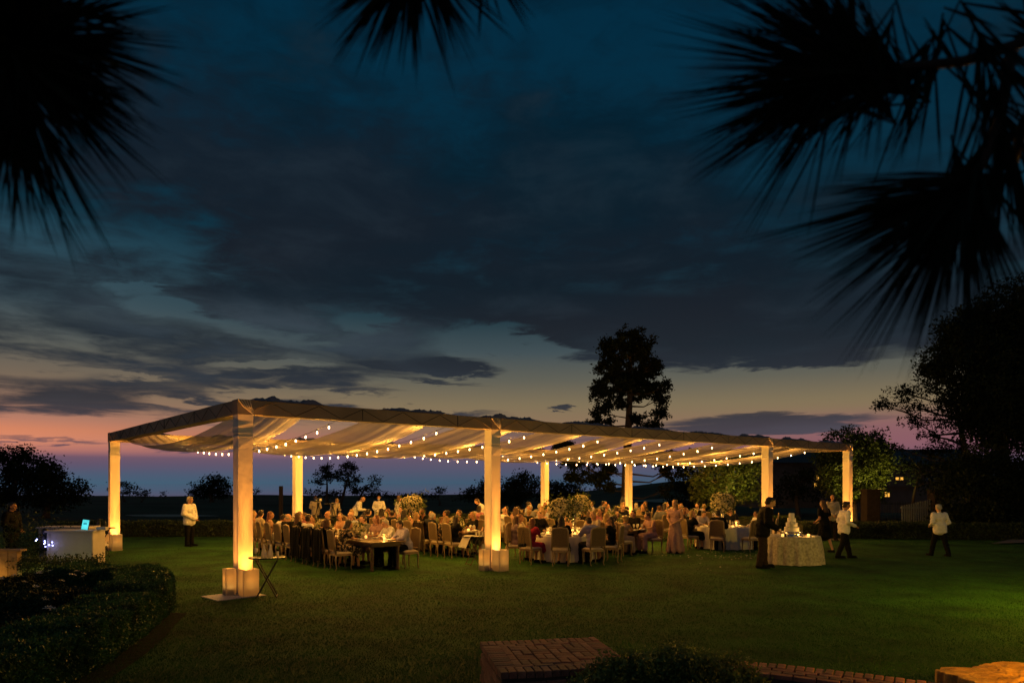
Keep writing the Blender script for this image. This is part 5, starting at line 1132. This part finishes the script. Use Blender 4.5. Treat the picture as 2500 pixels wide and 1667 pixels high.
def window(parent, x, z, w, h, y, panes=2, lit=True):
    f = empty('window', (0, 0, 0)); f.parent = parent; f.location = (x, y, z)
    bpy.data.objects.remove(f)
    mb = MB(); t_ = .05
    for c, d in (((0, h/2), (w+.1, t_)), ((0, -h/2), (w+.1, t_)), ((-w/2, 0), (t_, h-.05)), ((w/2, 0), (t_, h-.05))): mb.box((c[0], 0, c[1]), (d[0], .06, d[1]))
    for k in range(1, panes): mb.box((-w/2+w*k/panes, 0, 0), (.05, .05, h-.05))
    o = mb.build('window', m_hw, parent, loc=(x, y, z))
    for k in range(panes): MB().box((-w/2+w*(k+.5)/panes, .01, 0), (w/panes-.06, .02, h-.07)).build('pane', m_win if lit else m_glassd, o)
m_glassd = mat('dark_window_glass', (.02, .03, .05), .1, .2, 3)
window(hs, -1.05, 2.62, .62, .27, -3.05); window(hs, -1.95, 1.4, .42, .42, -3.05); window(hs, 1.2, 2.6, .8, .4, -3.05, 2, False)
MB().box((-1.2, -3.2, 2.05), (2.2, .35, .08)).build('balcony_ledge', m_hw, hs)
h2 = empty('house', ((1960-1250)/F*66, 68, 0), .1, 'dark house with sloping roof and one lit window left of the round tree', 'house')
MB().box((0, 0, 2.1), (9, 6, 4.2)).build('wall', m_hw, h2); mb = MB(); mb.add([(-5, -3.5, 4.1), (5, -3.5, 4.1), (5, 3.5, 4.1), (-5, 3.5, 4.1), (-3, 0, 5.8), (4.6, 0, 5.8)], [(0, 1, 5, 4), (2, 3, 4, 5), (1, 2, 5), (3, 0, 4), (3, 2, 1, 0)]); mb.build('roof', m_rf, h2)
window(h2, .75, 2.75, .8, .5, -3.05, 3); window(h2, .45, 2.1, .3, .4, -3.05, 1)
pth_ = MB(); pth_.add([GP(x, y, .006) for x, y in ((1890, 1319), (2060, 1318), (2090, 1308), (1890, 1306))], [(0, 1, 2, 3)]); tag(pth_.build('garden_path', mat('path_gravel', (.2, .15, .1), .9, .2, 4, .6, 20)), kind='structure')
for i, (a, b, c, d) in enumerate(((2440, 1322, 2500, 1316),)):
    mb = MB(); mb.add([GP(x, y, .05) for x, y in ((2420, 1326), (2560, 1322), (2560, 1312), (2470, 1315))], [(0, 1, 2, 3)]); tag(mb.build('stone_path', mat('pale_paving', (.13, .12, .12), .8, .15, 3)), kind='structure')
X, Y, _ = GP(2165, 1262, .62); o = inst('white_flower', bm_, None, None, (X, 30.1, .70), (.3, 0, 0), (1.5,)*3); inst('stem', stem_m, None, o); tag(o, 'single white rose above the right hedge', 'flower')
# ---------------------------------------------------------------- pine boughs hanging close to the camera
m_ndl = mat('pine_needle', (.012, .018, .010), .6, .3, 8, spec=.1); m_twg = mat('pine_twig', (.02, .015, .012), .9, .3, 20)
def needles(o, d, n, ln, cone, droop=.06):
    """fan of long needles from twig tip o towards d"""
    o = np.array(o); d = np.array(d, float); d /= np.linalg.norm(d); V = []
    for _ in range(int(n*.35)):
        q = rng.normal(0, 1, 3); q -= d*q.dot(d); q /= np.linalg.norm(q); a = cone*rng.random()**.6
        d0 = d*math.cos(a)+q*math.sin(a); s0 = o-d*rng.random()*.13; L0 = ln*rng.uniform(.70, 1.1); w = .0019
        for _k in range(3):                          # needles grow in bundles
            dr = d0+rng.normal(0, .022, 3); dr /= np.linalg.norm(dr); L_ = L0*rng.uniform(.92, 1.0)
            p = [s0, s0+dr*L_*.5+np.array([0, 0, -droop*L_*.2]), s0+dr*L_+np.array([0, 0, -droop*L_])]; sd_ = np.cross(dr, rng.normal(0, 1, 3)); sd_ /= np.linalg.norm(sd_); s2 = np.cross(dr, sd_)
            for e in (sd_, s2):
                V += [[p[0]-e*w, p[0]+e*w, p[1]-e*w], [p[0]+e*w, p[1]+e*w, p[1]-e*w], [p[1]-e*w, p[1]+e*w, p[2]]]
    return V
def bough(label, tufts, twigs, Z):
    t = empty('pine_branch', PT(twigs[0][0][0], twigs[0][0][1], Z), 0, label, 'branch'); o = t.location.copy()
    for tw in twigs:
        P = [Vector(PT(x, y, Z+dz_))-o for x, y, dz_ in tw]; MB().tube(P, [.011-.004*i/len(P) for i in range(len(P))], 7).build('twig', m_twg, t, True)
    for (x, y, dz_, dx_, dy_, n, ln, cone) in tufts:
        p = Vector(PT(x, y, Z+dz_))-o; tri_obj('needles', np.array(needles(p, (dx_, random.uniform(-.25, .25), -dy_), n, ln, cone)), m_ndl, t, 'stuff')
bough('dark pine bough with long needle fans hanging in the top right corner',
  [(2060, 190, 0, -1, -.05, 220, .40, .75), (2040, 175, .05, -.8, .7, 170, .38, .6), (2080, 170, -.05, -.6, -1, 120, .30, .6), (2150, 190, 0, -.1, 1, 46, .24, .8), (2330, 480, 0, -1, .35, 160, .37, .5), (2340, 490, 0, -.55, 1, 170, .36, .55), (2360, 470, .05, .1, 1, 60, .32, .5),
   (2300, 170, 0, -.1, 1, 34, .24, .8), (2450, 300, 0, .2, 1, 60, .28, .9), (2420, 150, 0, .5, 1, 50, .26, 1.0), (2500, 60, 0, -.6, -.6, 40, .12, .8), (2310, 130, 0, -.5, -1, 7, .14, .3), (2250, 140, 0, -.5, -1, 3, .12, .2), (2480, 420, .1, .3, 1, 60, .28, .6), (2130, 165, .05, -1, -.6, 80, .28, .6), (2230, 180, .06, -.4, .9, 44, .26, .7)],
  [[(2620, 40, 0), (2480, 110, 0), (2350, 150, 0), (2200, 165, 0), (2060, 190, 0)], [(2470, 130, 0), (2440, 300, 0), (2400, 400, 0), (2330, 485, 0)], [(2560, 200, 0), (2500, 300, 0), (2470, 420, .1)]], 1.3)
bough('black pine bough filling the top left corner',
  [(140, 90, 0, 1, .0, 170, .24, .85), (120, 200, 0, .9, .45, 170, .24, .6), (60, 250, 0, .35, 1, 150, .29, .6), (40, 60, .05, .6, -.3, 160, .26, 1.2), (60, 160, -.05, .3, .4, 220, .24, 1.5), (10, 280, .05, .2, 1, 70, .28, .5), (0, 120, 0, .7, .5, 180, .27, 1.5), (110, 10, .05, 1, -.1, 120, .23, .9)],
  [[(-160, -60, 0), (-40, 20, 0), (70, 70, 0), (140, 90, 0)], [(-40, 20, 0), (40, 130, 0), (120, 200, 0)], [(-40, 20, 0), (10, 160, 0), (60, 250, 0)]], 1.25)
bough('small dark pine needle fan hanging from the top edge centre',
  [(1000, -60, 0, -.1, 1, 190, .21, 1.0), (960, -60, 0, -.8, .8, 110, .21, .6), (1060, -60, 0, .7, .9, 60, .22, .5), (1180, -90, 0, .35, 1, 50, .15, .6)],
  [[(1300, -260, 0), (1150, -150, 0), (1000, -60, 0)]], 1.3)
